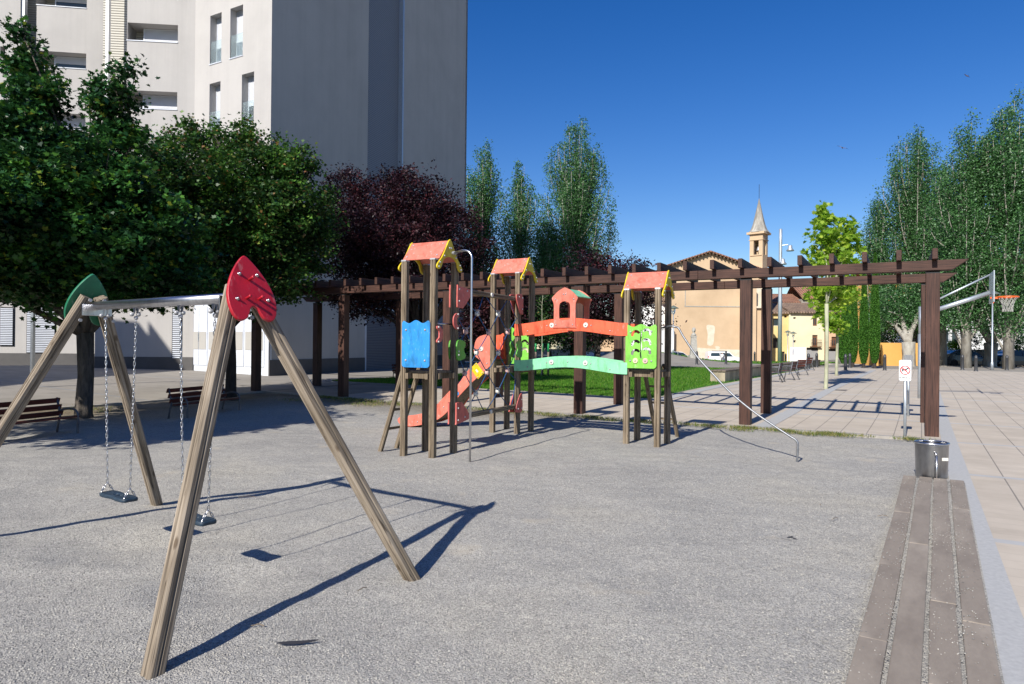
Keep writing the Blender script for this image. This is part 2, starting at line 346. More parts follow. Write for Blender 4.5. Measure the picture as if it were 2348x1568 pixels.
def slatmat(name, c1, c2, pitch, rough=.6, metal=0):
    m, t, b = newmat(name); b.inputs['Roughness'].default_value = rough; b.inputs['Metallic'].default_value = metal
    g = N(t, 'ShaderNodeNewGeometry'); sx = N(t, 'ShaderNodeSeparateXYZ'); t.links.new(g.outputs['Position'], sx.inputs[0])
    d = N(t, 'ShaderNodeMath', operation='DIVIDE'); d.inputs[1].default_value = pitch; t.links.new(sx.outputs[2], d.inputs[0])
    f = N(t, 'ShaderNodeMath', operation='FRACT'); t.links.new(d.outputs[0], f.inputs[0])
    t.links.new(ramp(t, f.outputs[0], [(0, c2), (.12, c1), (.8, c1), (.86, c2)]), b.inputs['Base Color'])
    bp = N(t, 'ShaderNodeBump'); bp.inputs['Distance'].default_value = .02; t.links.new(ramp(t, f.outputs[0], [(0, (0, 0, 0)), (.15, (1, 1, 1)), (.8, (.6, .6, .6)), (.9, (0, 0, 0))]), bp.inputs['Height']); t.links.new(bp.outputs[0], b.inputs['Normal'])
    return m
MT['shutter'] = slatmat('roller_shutter', (.62, .64, .68), (.3, .31, .34), .05)
MT['garage'] = slatmat('garage_slats', (.17, .175, .19), (.07, .075, .1), .085)
# gravel
def gravelmat(name, warm=0):
    m, t, b = newmat(name); b.inputs['Roughness'].default_value = .92; b.inputs['Specular IOR Level'].default_value = .25
    g = N(t, 'ShaderNodeNewGeometry').outputs['Position']
    v = N(t, 'ShaderNodeTexVoronoi'); v.inputs['Scale'].default_value = 135; t.links.new(g, v.inputs[0])
    v2 = N(t, 'ShaderNodeTexVoronoi'); v2.inputs['Scale'].default_value = 95; t.links.new(g, v2.inputs[0])
    sp = N(t, 'ShaderNodeSeparateColor'); t.links.new(v.outputs['Color'], sp.inputs[0])
    c = ramp(t, sp.outputs[0], [(0, (.19, .184, .172)), (.25, (.29, .28, .26)), (.55, (.36, .348, .318)), (.85, (.42, .40, .36)), (1, (.52, .49, .43))])
    nz = N(t, 'ShaderNodeTexNoise'); nz.inputs['Scale'].default_value = .45; nz.inputs['Detail'].default_value = 5; t.links.new(g, nz.inputs[0])
    mx = N(t, 'ShaderNodeMix', data_type='RGBA', blend_type='MULTIPLY'); mx.inputs[0].default_value = 1; t.links.new(c, mx.inputs[6])
    t.links.new(ramp(t, nz.outputs['Fac'], [(.33, (.84, .845, .86)), (.5, (1, 1, 1)), (.66, (1.07, 1.05, 1.0))]), mx.inputs[7])
    n4 = N(t, 'ShaderNodeTexNoise'); n4.inputs['Scale'].default_value = 16; n4.inputs['Detail'].default_value = 9; n4.inputs['Roughness'].default_value = .75; t.links.new(g, n4.inputs[0])
    mx2 = N(t, 'ShaderNodeMix', data_type='RGBA', blend_type='MULTIPLY'); mx2.inputs[0].default_value = 1; t.links.new(mx.outputs[2], mx2.inputs[6])
    t.links.new(ramp(t, n4.outputs['Fac'], [(.36, (.86, .86, .86)), (.5, (1, 1, 1)), (.64, (1.12, 1.12, 1.11))]), mx2.inputs[7])
    n6 = N(t, 'ShaderNodeTexNoise'); n6.inputs['Scale'].default_value = 1.3; n6.inputs['Detail'].default_value = 3; t.links.new(g, n6.inputs[0])
    sn = N(t, 'ShaderNodeMix', data_type='RGBA'); t.links.new(ramp(t, n6.outputs['Fac'], [(.64, (0, 0, 0)), (.72, (.6, .6, .6))]), sn.inputs[0]); t.links.new(mx2.outputs[2], sn.inputs[6]); sn.inputs[7].default_value = (.44, .39, .31, 1)
    def dotn(v):
        d = N(t, 'ShaderNodeVectorMath', operation='DOT_PRODUCT'); d.inputs[1].default_value = v; t.links.new(g, d.inputs[0]); return d.outputs['Value']
    def mr(src, a, b2):
        m_ = N(t, 'ShaderNodeMapRange'); m_.inputs['From Min'].default_value = a; m_.inputs['From Max'].default_value = b2; t.links.new(src, m_.inputs['Value']); return m_.outputs[0]
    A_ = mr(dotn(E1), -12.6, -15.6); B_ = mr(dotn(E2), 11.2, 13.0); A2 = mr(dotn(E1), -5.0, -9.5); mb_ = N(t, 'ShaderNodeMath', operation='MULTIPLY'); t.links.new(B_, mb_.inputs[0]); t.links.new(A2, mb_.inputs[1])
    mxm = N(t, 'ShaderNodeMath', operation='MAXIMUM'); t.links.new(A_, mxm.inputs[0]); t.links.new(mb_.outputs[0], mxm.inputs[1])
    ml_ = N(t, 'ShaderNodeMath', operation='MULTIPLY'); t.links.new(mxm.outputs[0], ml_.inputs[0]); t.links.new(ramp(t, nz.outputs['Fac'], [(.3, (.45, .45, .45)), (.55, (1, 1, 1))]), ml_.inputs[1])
    so_ = N(t, 'ShaderNodeMix', data_type='RGBA'); t.links.new(ml_.outputs[0], so_.inputs[0]); t.links.new(sn.outputs[2], so_.inputs[6]); t.links.new(ramp(t, n4.outputs['Fac'], [(.35, (.11, .085, .055)), (.65, (.22, .18, .12))]), so_.inputs[7])  # brown soil along the gravel edges, its dark colour also deepening the tree shade
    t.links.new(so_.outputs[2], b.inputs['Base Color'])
    ad = N(t, 'ShaderNodeMath', operation='ADD'); t.links.new(v.outputs['Distance'], ad.inputs[0])
    ml = N(t, 'ShaderNodeMath', operation='MULTIPLY'); ml.inputs[1].default_value = 1.5; t.links.new(v2.outputs['Distance'], ml.inputs[0]); t.links.new(ml.outputs[0], ad.inputs[1])
    bp = N(t, 'ShaderNodeBump'); bp.inputs['Strength'].default_value = .9; bp.inputs['Distance'].default_value = -.003
    t.links.new(ad.outputs[0], bp.inputs['Height']); t.links.new(bp.outputs[0], b.inputs['Normal'])
    return m
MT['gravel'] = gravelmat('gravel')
# paving: slabs in the plaza's own grid, granite bands
def paving(name, c1, c2, band, sw=.42, sh=.21, bw=.13, bp_=3.3, mort=(.24, .215, .19)):
    m, t, b = newmat(name); b.inputs['Roughness'].default_value = .88; b.inputs['Specular IOR Level'].default_value = .25
    g = N(t, 'ShaderNodeNewGeometry').outputs['Position']
    def dot(v):
        d = N(t, 'ShaderNodeVectorMath', operation='DOT_PRODUCT'); d.inputs[1].default_value = v; t.links.new(g, d.inputs[0]); return d.outputs['Value']
    A = dot(E1); B = dot(E2); cb = N(t, 'ShaderNodeCombineXYZ'); t.links.new(A, cb.inputs[0]); t.links.new(B, cb.inputs[1])
    br = N(t, 'ShaderNodeTexBrick'); br.offset = 0; br.inputs['Scale'].default_value = 1; br.inputs['Brick Width'].default_value = sw; br.inputs['Row Height'].default_value = sh
    br.inputs['Mortar Size'].default_value = .004; br.inputs['Mortar Smooth'].default_value = .3; br.inputs['Bias'].default_value = 0
    br.inputs['Color1'].default_value = (*c1, 1); br.inputs['Color2'].default_value = (*c2, 1); br.inputs['Mortar'].default_value = (*[x*.8 for x in c1], 1); t.links.new(cb.outputs[0], br.inputs[0])
    br2 = N(t, 'ShaderNodeTexBrick'); br2.offset = 0; br2.inputs['Scale'].default_value = 1; br2.inputs['Brick Width'].default_value = sw; br2.inputs['Row Height'].default_value = 50
    br2.inputs['Mortar Size'].default_value = .008; br2.inputs['Mortar Smooth'].default_value = .2; t.links.new(cb.outputs[0], br2.inputs[0])
    mx0 = N(t, 'ShaderNodeMix', data_type='RGBA'); t.links.new(br2.outputs['Fac'], mx0.inputs[0]); t.links.new(br.outputs[0], mx0.inputs[6]); mx0.inputs[7].default_value = (*mort, 1)
    d = N(t, 'ShaderNodeMath', operation='DIVIDE'); d.inputs[1].default_value = bp_; t.links.new(B, d.inputs[0])
    f = N(t, 'ShaderNodeMath', operation='FRACT'); t.links.new(d.outputs[0], f.inputs[0])
    lt = N(t, 'ShaderNodeMath', operation='LESS_THAN'); lt.inputs[1].default_value = bw/bp_; t.links.new(f.outputs[0], lt.inputs[0])
    mx1 = N(t, 'ShaderNodeMix', data_type='RGBA'); t.links.new(lt.outputs[0], mx1.inputs[0]); t.links.new(mx0.outputs[2], mx1.inputs[6]); mx1.inputs[7].default_value = (*band, 1)
    nz = N(t, 'ShaderNodeTexNoise'); nz.inputs['Scale'].default_value = 1.1; nz.inputs['Detail'].default_value = 8; nz.inputs['Roughness'].default_value = .65; t.links.new(g, nz.inputs[0])
    mx = N(t, 'ShaderNodeMix', data_type='RGBA', blend_type='MULTIPLY'); mx.inputs[0].default_value = 1; t.links.new(mx1.outputs[2], mx.inputs[6])
    t.links.new(ramp(t, nz.outputs['Fac'], [(.3, (.84, .83, .82)), (.65, (1.04, 1.04, 1.04))]), mx.inputs[7])
    t.links.new(mx.outputs[2], b.inputs['Base Color'])
    bp = N(t, 'ShaderNodeBump'); bp.inputs['Distance'].default_value = -.004; bp.inputs['Strength'].default_value = .5; t.links.new(br2.outputs['Fac'], bp.inputs['Height']); t.links.new(bp.outputs[0], b.inputs['Normal'])
    return m
MT['paving'] = paving('plaza_slabs', (.50, .44, .365), (.46, .405, .335), (.41, .41, .405))
MT['paving2'] = paving('pavement_slabs', (.30, .275, .24), (.26, .24, .21), (.24, .24, .24), .8, .4, .1, 5)
MT['granite'] = nm('granite_strip', (.42, .42, .41), (.35, .35, .345), 30, .85, world=True, bump=.2, bscale=150)
MT['kerbstone'] = nm('kerb_concrete', (.36, .335, .30), (.28, .26, .23), 8, .9, world=True, bump=.2)
MT['turf'] = nm('turf', (.06, .17, .015), (.04, .11, .01), 3, .9, world=True, bump=.6, bscale=80)
# ================================================================ ground sheets
def sheet(name, a0, a1, b0, b1, dz, mat, step=.5, parent=None):
    na = max(1, int((a1-a0)/step)); nb = max(1, int((b1-b0)/step)); vs = []; fs = []
    for j in range(nb+1):
        for i in range(na+1):
            p = ab(a0+(a1-a0)*i/na, b0+(b1-b0)*j/nb, dz); vs.append(p)
    for j in range(nb):
        for i in range(na): k = j*(na+1)+i; fs.append((k, k+1, k+na+2, k+na+1))
    o = MB().add(vs, fs).build(name, mat, parent, smooth=True); return struct(o)
# base ground to the horizon
vs = []; fs = []; xs = [-900, -400, -200, -120]+list(range(-90, 121, 6))+[160, 240, 450, 900]; ys = [-300, -120, -50]+list(range(-30, 141, 6))+[180, 260, 500, 1500]
for y in ys:
    for x in xs: vs.append((x, y, T(x, y)-.16))
nx = len(xs)
for j in range(len(ys)-1):
    for i in range(nx-1): k = j*nx+i; fs.append((k, k+1, k+nx+1, k+nx))
struct(MB().add(vs, fs).build('ground', MT['asphalt'], smooth=True))
# gravel bed: real bumps and trampled hollows
def gravel_z(A, B):
    z = np.zeros_like(A)
    for (f, am, s) in ((.9, .012, 1), (2.1, .007, 2), (4.7, .0045, 3), (9.5, .003, 4), (17, .002, 5)):
        r = np.random.default_rng(s)
        for k in range(5):
            th = r.uniform(0, 6.28); ph = r.uniform(0, 6.28); q = f*r.uniform(.7, 1.4)
            z += am*.5*np.sin((A*math.cos(th)+B*math.sin(th))*q+ph+1.3*np.sin((A*math.sin(th)-B*math.cos(th))*q*.6+ph*2))
    for (x0, y0) in ((-1.98, 4.46), (-2.95, 5.16), (-1.75, 4.3), (-3.1, 5.25)):      # scuffed hollows under the swings
        a0 = x0*E1.x+y0*E1.y; b0 = x0*E2.x+y0*E2.y; r2 = (A-a0)**2+(B-b0)**2; z -= .022*np.exp(-r2/.10)-.006*np.exp(-(np.sqrt(r2)-.55)**2/.03)
    return z
def gravel_sheet(name, a0, a1, b0, b1, st, tweak=None):
    na = int((a1-a0)/st)+1; nb = int((b1-b0)/st)+1
    A, B = np.meshgrid(np.linspace(a0, a1, na), np.linspace(b0, b1, nb)); z = gravel_z(A, B)-.008
    ed = np.clip(np.minimum(np.minimum(A-a0, .14-A), 13.42-B), 0, .5)/.5; z = z*np.clip(ed, .3, 1)-.012*(1-ed)
    X = A*E1.x+B*E2.x; Y = A*E1.y+B*E2.y
    tt = np.clip((Y-13)/11, 0, 1); z += .13*tt*tt*(3-2*tt)+.024*np.maximum(0, -X-9.5)
    me = bpy.data.meshes.new(name); V = np.stack([X, Y, z], -1).reshape(-1, 3)
    idx = np.arange(na*nb).reshape(nb, na); F = np.stack([idx[:-1, :-1], idx[:-1, 1:], idx[1:, 1:], idx[1:, :-1]], -1).reshape(-1, 4).astype(np.int32)
    me.vertices.add(len(V)); me.vertices.foreach_set('co', V.astype(np.float32).ravel()); me.loops.add(F.size); me.loops.foreach_set('vertex_index', F.ravel())
    me.polygons.add(len(F)); me.polygons.foreach_set('loop_start', np.arange(0, F.size, 4, dtype=np.int32)); me.polygons.foreach_set('loop_total', np.full(len(F), 4, dtype=np.int32))
    me.polygons.foreach_set('use_smooth', np.ones(len(F), bool)); me.materials.append(MT['gravel']); me.update(calc_edges=True)
    return struct(link(name, me))
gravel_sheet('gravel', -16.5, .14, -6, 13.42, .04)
sheet('pavement', -34, -16.66, -8, 22, .02, MT['paving2'], .8)
sheet('plaza', -16.5, -13.9, 13.58, 17.86, .022, MT['paving2'], .5)
sheet('pavement', -16.6, -18.69, 17.9, 22.15, .021, MT['paving2'], .5) if False else None
sheet('plaza', -13.9, -6.4, 13.58, 18, .024, MT['paving'], .5)
sheet('plaza', -6.4, .28, 13.58, 52, .024, MT['paving'], .8)
sheet('plaza', .5, 34, -8, 52, .024, MT['paving'], .8)
sheet('pavement', -40, -18.7, 22.2, 44, .02, MT['paving2'], .8)
sheet('path', -24, -6.4, 45.3, 57.5, .022, MT['paving2'], .7)
sheet('road', -6.4, 60, 52.15, 64, .012, MT['paving2'], 1)
sheet('path_edging', -24, 60, 52.0, 52.14, .03, MT['granite'], .8)
sheet('granite_strip', .28, .5, -6, 52, .03, MT['granite'], .4)
sheet('granite_strip', -6.2, -5.9, 18.0, 48, .03, MT['granite'], .6)
sheet('granite_strip', -2.75, -2.45, 13.58, 48, .03, MT['granite'], .6)
def kerb(name, a0, a1, b0, b1, top, bot, mat, step=.9):
    L = max(a1-a0, b1-b0); n = max(1, int(L/step)); m = MB(); la = (a1-a0) > (b1-b0)
    for i in range(n):
        g = .004
        if la: q = (a0+(a1-a0)*i/n+g, a0+(a1-a0)*(i+1)/n-g, b0, b1)
        else: q = (a0, a1, b0+(b1-b0)*i/n+g, b0+(b1-b0)*(i+1)/n-g)
        vs = [ab(q[0], q[2], bot), ab(q[1], q[2], bot), ab(q[1], q[3], bot), ab(q[0], q[3], bot), ab(q[0], q[2], top), ab(q[1], q[2], top), ab(q[1], q[3], top), ab(q[0], q[3], top)]
        m.add(vs, [(3, 2, 1, 0), (4, 5, 6, 7), (0, 1, 5, 4), (1, 2, 6, 5), (2, 3, 7, 6), (3, 0, 4, 7)])
    return struct(m.build(name, mat))
kerb('kerb', -16.66, .14, 13.42, 13.58, .03, -.15, MT['kerbstone'])
kerb('kerb', .14, .28, -6, 13.58, .026, -.15, MT['kerbstone'])
kerb('kerb', -16.66, -16.5, -8, 13.42, .03, -.15, MT['kerbstone'])
kerb('kerb', -18.7, -6.25, 17.88, 18.0, .04, -.15, MT['kerbstone'])
kerb('kerb', -24, 60, 64.0, 64.2, .05, -.2, MT['kerbstone'], 2)
# lawn with real blades
sheet('lawn_soil', -18.6, -6.4, 18, 45.2, .02, MT['turf'], .5)
sheet('lawn_soil', -40, -7, 57.6, 84, .02, MT['turf'], 1)
MT['grass'] = leafmat('grass_blades', [(0, (.045, .145, .01)), (.45, (.075, .22, .014)), (.8, (.12, .28, .022)), (1, (.24, .30, .07))], .45, .6)
MT['weed'] = leafmat('dry_weeds', [(0, (.06, .12, .015)), (.4, (.12, .17, .03)), (.7, (.26, .24, .08)), (1, (.36, .30, .13))], .4, .7)
def blades(name, AB, h, wd, mat, label, lean=.4, cat='grass'):
    n = len(AB); X = AB[:, 0]*E1.x+AB[:, 1]*E2.x; Y = AB[:, 0]*E1.y+AB[:, 1]*E2.y
    z = np.array([T(a, b) for a, b in zip(X, Y)])+.015; P = np.stack([X, Y, z], -1)
    th = RNG.uniform(0, 6.28, n); hh = h*RNG.uniform(.5, 1.3, n); wv = np.stack([np.cos(th), np.sin(th), 0*th], -1)*wd*RNG.uniform(.7, 1.4, n)[:, None]
    tip = P+np.stack([RNG.normal(0, lean, n)*hh, RNG.normal(0, lean, n)*hh, hh], -1)
    V = np.stack([P-wv, P+wv, tip], 1)
    me = bpy.data.meshes.new(name); me.vertices.add(n*3); me.vertices.foreach_set('co', V.astype(np.float32).ravel()); me.loops.add(n*3); me.loops.foreach_set('vertex_index', np.arange(n*3, dtype=np.int32))
    me.polygons.add(n); me.polygons.foreach_set('loop_start', np.arange(0, n*3, 3, dtype=np.int32)); me.polygons.foreach_set('loop_total', np.full(n, 3, dtype=np.int32)); me.materials.append(mat); me.update(calc_edges=True)
    return tag(link(name, me), label, cat, None, 'stuff')
n = 90000; q = RNG.uniform(0, 1, (n, 2)); q[:, 1] = q[:, 1]**1.7
blades('lawn_grass', np.stack([-18.5+12.0*q[:, 0], 18.03+27*q[:, 1]], -1), .075, .012, MT['grass'], 'short green mown grass of the lawn beyond the wooden climbing towers')
q = RNG.uniform(0, 1, (9000, 2)); blades('mound_grass', np.stack([-38+31*q[:, 0], 57.7+20*q[:, 1]], -1), .12, .05, MT['grass'], 'green grass on the low mound in front of the church wall')
# weeds along the kerb of the gravel
W = []
for k in range(230):
    a = RNG.uniform(-14, -.1); d = abs(RNG.normal(0, .22)); dens = .35+.65*(math.sin(a*1.7)+math.sin(a*3.9+1) > -.5)
    if RNG.uniform() < dens: W.append(np.stack([RNG.normal(a, .11, 40), 13.38-np.abs(RNG.normal(d, .06, 40))], -1))
blades('kerb_weeds', np.concatenate(W), .055, .006, MT['weed'], 'patchy low weeds and dry grass along the stone kerb of the gravel', .7, 'weeds')
W = [np.stack([RNG.normal(c[0], .35, 260), RNG.normal(c[1], .25, 260)], -1) for c in ((-11.6, 12.6), (-13.8, 12.4), (-15.6, 3.4), (-15.2, 6), (-12.5, 12.9), (-15.8, 8.2))]
blades('tree_foot_weeds', np.concatenate(W), .05, .006, MT['weed'], 'thin weeds around the tree feet and benches at the gravel edge', .7, 'weeds')
# loose bits: stones on the planks and gravel
def stones(name, PTS, size, mat, label):
    n = len(PTS); ico = np.array([(1, 0, 0), (-1, 0, 0), (0, 1, 0), (0, -1, 0), (0, 0, 1), (0, 0, -1)], float); F0 = np.array([(0, 2, 4), (2, 1, 4), (1, 3, 4), (3, 0, 4), (2, 0, 5), (1, 2, 5), (3, 1, 5), (0, 3, 5)])
    s = size*RNG.uniform(.45, 1.3, n); j = RNG.uniform(.6, 1.3, (n, 6, 1)); th = RNG.uniform(0, 3, n); c, q = np.cos(th), np.sin(th)
    V = ico[None]*j*s[:, None, None]; V[..., 2] *= .6; V2 = V.copy(); V2[..., 0] = V[..., 0]*c[:, None]-V[..., 1]*q[:, None]; V2[..., 1] = V[..., 0]*q[:, None]+V[..., 1]*c[:, None]
    V2 += PTS[:, None, :]; F = (F0[None]+6*np.arange(n)[:, None, None]).reshape(-1, 3).astype(np.int32)
    me = bpy.data.meshes.new(name); me.vertices.add(n*6); me.vertices.foreach_set('co', V2.astype(np.float32).ravel()); me.loops.add(F.size); me.loops.foreach_set('vertex_index', F.ravel())
    me.polygons.add(len(F)); me.polygons.foreach_set('loop_start', np.arange(0, F.size, 3, dtype=np.int32)); me.polygons.foreach_set('loop_total', np.full(len(F), 3, dtype=np.int32)); me.materials.append(mat); me.update(calc_edges=True)
    return tag(link(name, me), label, 'gravel', None, 'stuff')
MT['pebble'] = leafmat('pebbles', [(0, (.16, .155, .148)), (.3, (.26, .25, .235)), (.6, (.34, .33, .30)), (.85, (.40, .38, .345)), (1, (.50, .48, .43))], 0., .85)
n = 60000; b = 1.2+7.5*RNG.uniform(0, 1, n)**1.35; a = RNG.uniform(-1, 1, n)
Yp = 1.9+6.5*RNG.uniform(0, 1, n)**1.3; Xp = (RNG.uniform(-.8, .66, n))*Yp
A_ = Xp*E1.x+Yp*E1.y; B_ = Xp*E2.x+Yp*E2.y; k = (A_ < .12) & (A_ > -16)
A_ = A_[k]; B_ = B_[k]; Xp = Xp[k]; Yp = Yp[k]; zz = gravel_z(A_, B_)-.008+.001
stones('loose_gravel', np.stack([Xp, Yp, zz], -1), .006, MT['pebble'], 'loose grey gravel stones lying on the play area near the swings')
# ================================================================ swing set
def postprof(h, g=.008, c=.018):        # square with bevelled corners and a groove in two faces
    return [(-h+c, -h), (-g, -h), (0, -h+g*2), (g, -h), (h-c, -h), (h, -h+c), (h, -g), (h-g*1.2, 0), (h, g), (h, h-c), (h-c, h), (g, h), (0, h-g*2), (-g, h), (-h+c, h), (-h, h-c), (-h, g), (-h+g*1.2, 0), (-h, -g), (-h, -h+c)]
def post(parent, a, b, h, mat, side, name='post', cap=None):
    L = (Vector(b)-Vector(a)).length
    o = MB().ext(postprof(h, min(.009, h*.16), h*.3), 0, L).build(name, mat, parent, axis_m(a, b, side))
    if cap:
        MB().box((0, 0, L+.012), (h*2.02, h*2.02, .022), None, .86).build('post_cap', cap, o, axis_m(a, b, side))
    return o
saz = R_(-54.1); SB = Vector((math.sin(saz), math.cos(saz), 0)); SP = Vector((SB.y, -SB.x, 0))
NR = Vector((-.649, 4.567, -.03)); NL = NR-SP*1.723; FR = NR+SB*3.373; FL = FR-SP*1.723
NM = (NR+NL)/2+SB*.668; FM = (FR+FL)/2-SB*.668; ZB = 1.828; ZA = 1.905
sw = thing('swing_set', 'wooden A frame swing set with steel bar and red heart plate on one end', 'swing set', ((NR+FR)/2-SP*.86)*1)
def legs(f1, f0, apex):
    for foot, s in ((f1, 1), (f0, -1)):
        top = apex+SP*(.046*s)+Z*.0
        d = (top-foot).normalized(); top = top+d*(-.01)
        post(sw, foot-d*.05, top, .042, MT['oldwood'], SB, 'leg')
NA = Vector((NM.x, NM.y, ZA)); FA = Vector((FM.x, FM.y, ZA))
legs(NR, NL, NA); legs(FR, FL, FA)
NB = Vector((NM.x, NM.y, ZB)); FB = Vector((FM.x, FM.y, ZB)); bl = (NB-FB).length
bb_ = (FB-NB).normalized()
beam = MB().tube([NB+bb_*.03, FB-bb_*.03], .034, 20).build('top_bar', MT['steel'], sw, smooth=True)
for e, s in ((NB, 1), (FB, -1)):
    m = MB(); c = e+bb_*(.06*s)
    m.box((0, 0, 0), (.22, .012, .09), basis(c-Z*.035, SP, z=Z)); m.build('beam_bracket', MT['steel'], sw, bevel=.003)
def heart(sc):
    h = smooth2([(0, .52), (.05, .49), (.16, .36), (.27, .18), (.345, -.02), (.36, -.2), (.32, -.36), (.24, -.435), (.14, -.41), (.085, -.33), (.05, -.255), (0, -.225)], 5, False)
    return [(x*sc, y*sc) for x, y in h]+[(-x*sc, y*sc) for x, y in h[::-1][1:-1]]
lean = (NA-(NR+NL)/2).normalized()
out = SP.cross(lean)
if out.dot(-SB) < 0: out = -out
hc = NA-lean*.07+out*.078
HMx = basis(hc, SP, lean)
hp = panel('heart_plate', [heart(.45)], .026, MT['red'], sw, HMx, .005)
hp['label'] = 'red heart shaped plate with bolts and round pegs'
nz = Vector((HMx[0][2], HMx[1][2], HMx[2][2])); sg = 1 if nz.dot(out) > 0 else -1
def onheart(x, y, z): return HMx @ Vector((x, y, z*sg))
for (x, y, r, l) in ((0, .07, .0115, .055), (-.042, -.055, .0105, .05), (.042, -.055, .0105, .05)):
    m = MB(); a = onheart(x, y, .012); b = onheart(x, y, .012+l)
    m.tube([a, b-(b-a)*.2, b-(b-a)*.06, b], [r*.8, r*.85, r, r*.5], 12); m.build('peg', MT['red'], hp, smooth=True)
for (x, y) in ((-.06, .105), (.06, .105), (-.105, -.06), (.105, -.06)):
    m = MB(); a = onheart(x, y, .012); b = onheart(x, y, .03); m.tube([a, a+(b-a)*.3], .0115, 12); m.tube([a, b-(b-a)*.3, b], [.0075, .0075, .003], 10); m.build('bolt', MT['steel'], hp, smooth=True)
lf = (FA-(FR+FL)/2).normalized(); of = SP.cross(lf); of = of if of.dot(SB) > 0 else -of
gpn = panel('leaf_plate', [heart(.45)], .026, MT['green'], sw, basis(FA-lf*.07+of*.08, SP, lf), .005); gpn['label'] = 'dark green heart shaped plate with flaking rim'
for A, s in ((NA, 1), (FA, -1)):
    for k in (-1, 1):
        for q in (0, 1):
            c = A+SP*(k*(.052+q*.07))-Z*(.035+q*.16)+(bb_*(.058 if s > 0 else -.058))
            MB().tube([c, c+bb_*(.012*s)], .013, 10).build('bolt', MT['boltm'], sw)
def beampt(u):                          # point of the bar under the pixel column u
    lo, hi = 0., 1.
    for k in range(40):
        m = (lo+hi)/2; p = NB.lerp(FB, m)-Vector((0, 0, EYE)); uu = 1173.5+FPX*(Rv.dot(p)/Fv.dot(p))
        if uu > u: lo = m
        else: hi = m
    return NB.lerp(FB, lo)
LK = [(.006*math.cos(a)*1.0, 0, .0125*math.sin(a)+(.006 if math.sin(a) > 0 else -.006)) for a in [2*math.pi*k/10 for k in range(10)]]
def chain(a, b, parent, name='chain'):
    m = MB(); a = Vector(a); b = Vector(b); L = (b-a).length; n = int(L/.028); M0 = axis_m(a, b, SB)
    for i in range(n):
        M1 = M0 @ Matrix.Translation((0, 0, (i+.5)*L/n)) @ Matrix.Rotation(R_(90*(i % 2)+20), 4, 'Z')
        pts = [M1 @ Vector(p) for p in LK]; m.tube(pts+[pts[0]], .0034, 4, False)
    return m.build(name, MT['steel'], parent, smooth=True)
for (u0, u1, lab) in ((493, 414, 'near swing with dark rubber seat, hanging beside the front leg of the frame'), (312, 242, 'far swing with a worn dark blue rubber seat, hanging next to the green plate')):
    p0 = beampt(u0); p1 = beampt(u1); c = (p0+p1)/2; wd = (p1-p0).length; zs = .37
    t = thing('swing', lab, 'swing', (c.x, c.y, ZB-.034), 0, 'swings under the steel bar')
    Ms = basis(Vector((c.x, c.y, zs)), bb_, z=Z); hw = wd*.40; hd = .065
    prof = smooth2([(-hw, -hd*.8), (-hw*.5, -hd), (0, -hd*.82), (hw*.5, -hd), (hw, -hd*.8), (hw*1.03, 0), (hw, hd*.8), (hw*.5, hd), (0, hd*.82), (-hw*.5, hd), (-hw, hd*.8), (-hw*1.03, 0)], 4)
    panel('seat', [prof, rrect(-.05, -.012, -.012, .012, .008, 3), rrect(.012, -.012, .05, .012, .008, 3)], .03, MT['rubber'], t, Ms, .009)
    for p, s in ((p0, -1), (p1, 1)):
        top = p-Z*.034; jn = Vector((c.x, c.y, 0))+bb_*(s*hw*.93); jn.z = zs+.085
        m = MB()
        for k in (-1, 1): m.ext([(-.022, 0), (.022, 0), (.006, -.05), (-.006, -.05)], -.002, .002, basis(top+SP*(k*.012)+Z*.008, bb_, Z))
        m.build('bracket', MT['steel'], t)
        m = MB(); m.lathe([(.001, -.016), (.012, -.011), (.016, 0), (.012, .011), (.001, .016)], 12, axis_m(top-Z*.047-SP*.03, top-Z*.047, SB)); m.lathe([(.001, -.016), (.012, -.011), (.016, 0), (.012, .011), (.001, .016)], 12, axis_m(top-Z*.047+SP*.018, top-Z*.047+SP*.03, SB)); m.lathe([(.001, -.016), (.012, -.011), (.015, 0), (.012, .011), (.001, .016)], 12, Matrix.Translation(top-Z*.072)); m.build('swivel', MT['boltm'], t, smooth=True)
        chain(top-Z*.085, jn, t)
        for k in (-1, 1): chain(jn, Vector((jn.x, jn.y, zs+.01))+SP*(k*hd*.75), t, 'chain')
# ================================================================ climbing structure
X_ = Vector((math.cos(R_(30)), -math.sin(R_(30)), 0)); Y_ = Vector((math.sin(R_(30)), math.cos(R_(30)), 0))
CA = Vector((-1.166, 9.68, 0)); CB = Vector((.008, 12.13, 0)); CC = Vector((2.15, 10.82, 0))
ps = thing('climbing_structure', 'colourful climbing structure of three roofed wooden towers with slide, net and bridge', 'play structure', (.3, 10.9, 0))
def Wp(c, x, y, z): return c+X_*x+Y_*y+Z*z
HP = .045
def bolts(M, pts, parent, r=.016, h=.014, mat='boltm'):
    for (x, y) in pts:
        MB().lathe([(r, 0), (r*.95, h*.5), (r*.6, h), (.001, h*1.15)], 10, M @ Matrix.Translation((x, y, 0))).build('bolt', MT[mat], parent, smooth=True)
GAB = smooth2([(0, .275), (.05, .235), (.16, .08), (.27, -.06), (.335, -.155), (.345, -.225), (.30, -.265), (.25, -.235), (.215, -.16), (.19, -.07), (.12, .005), (0, .03)], 4, False)
GAB = [(x*.875, y*(1 if y > 0 else .62)) for x, y in GAB]
GAB = GAB+[(-x, y) for x, y in GAB[::-1][1:-1]]
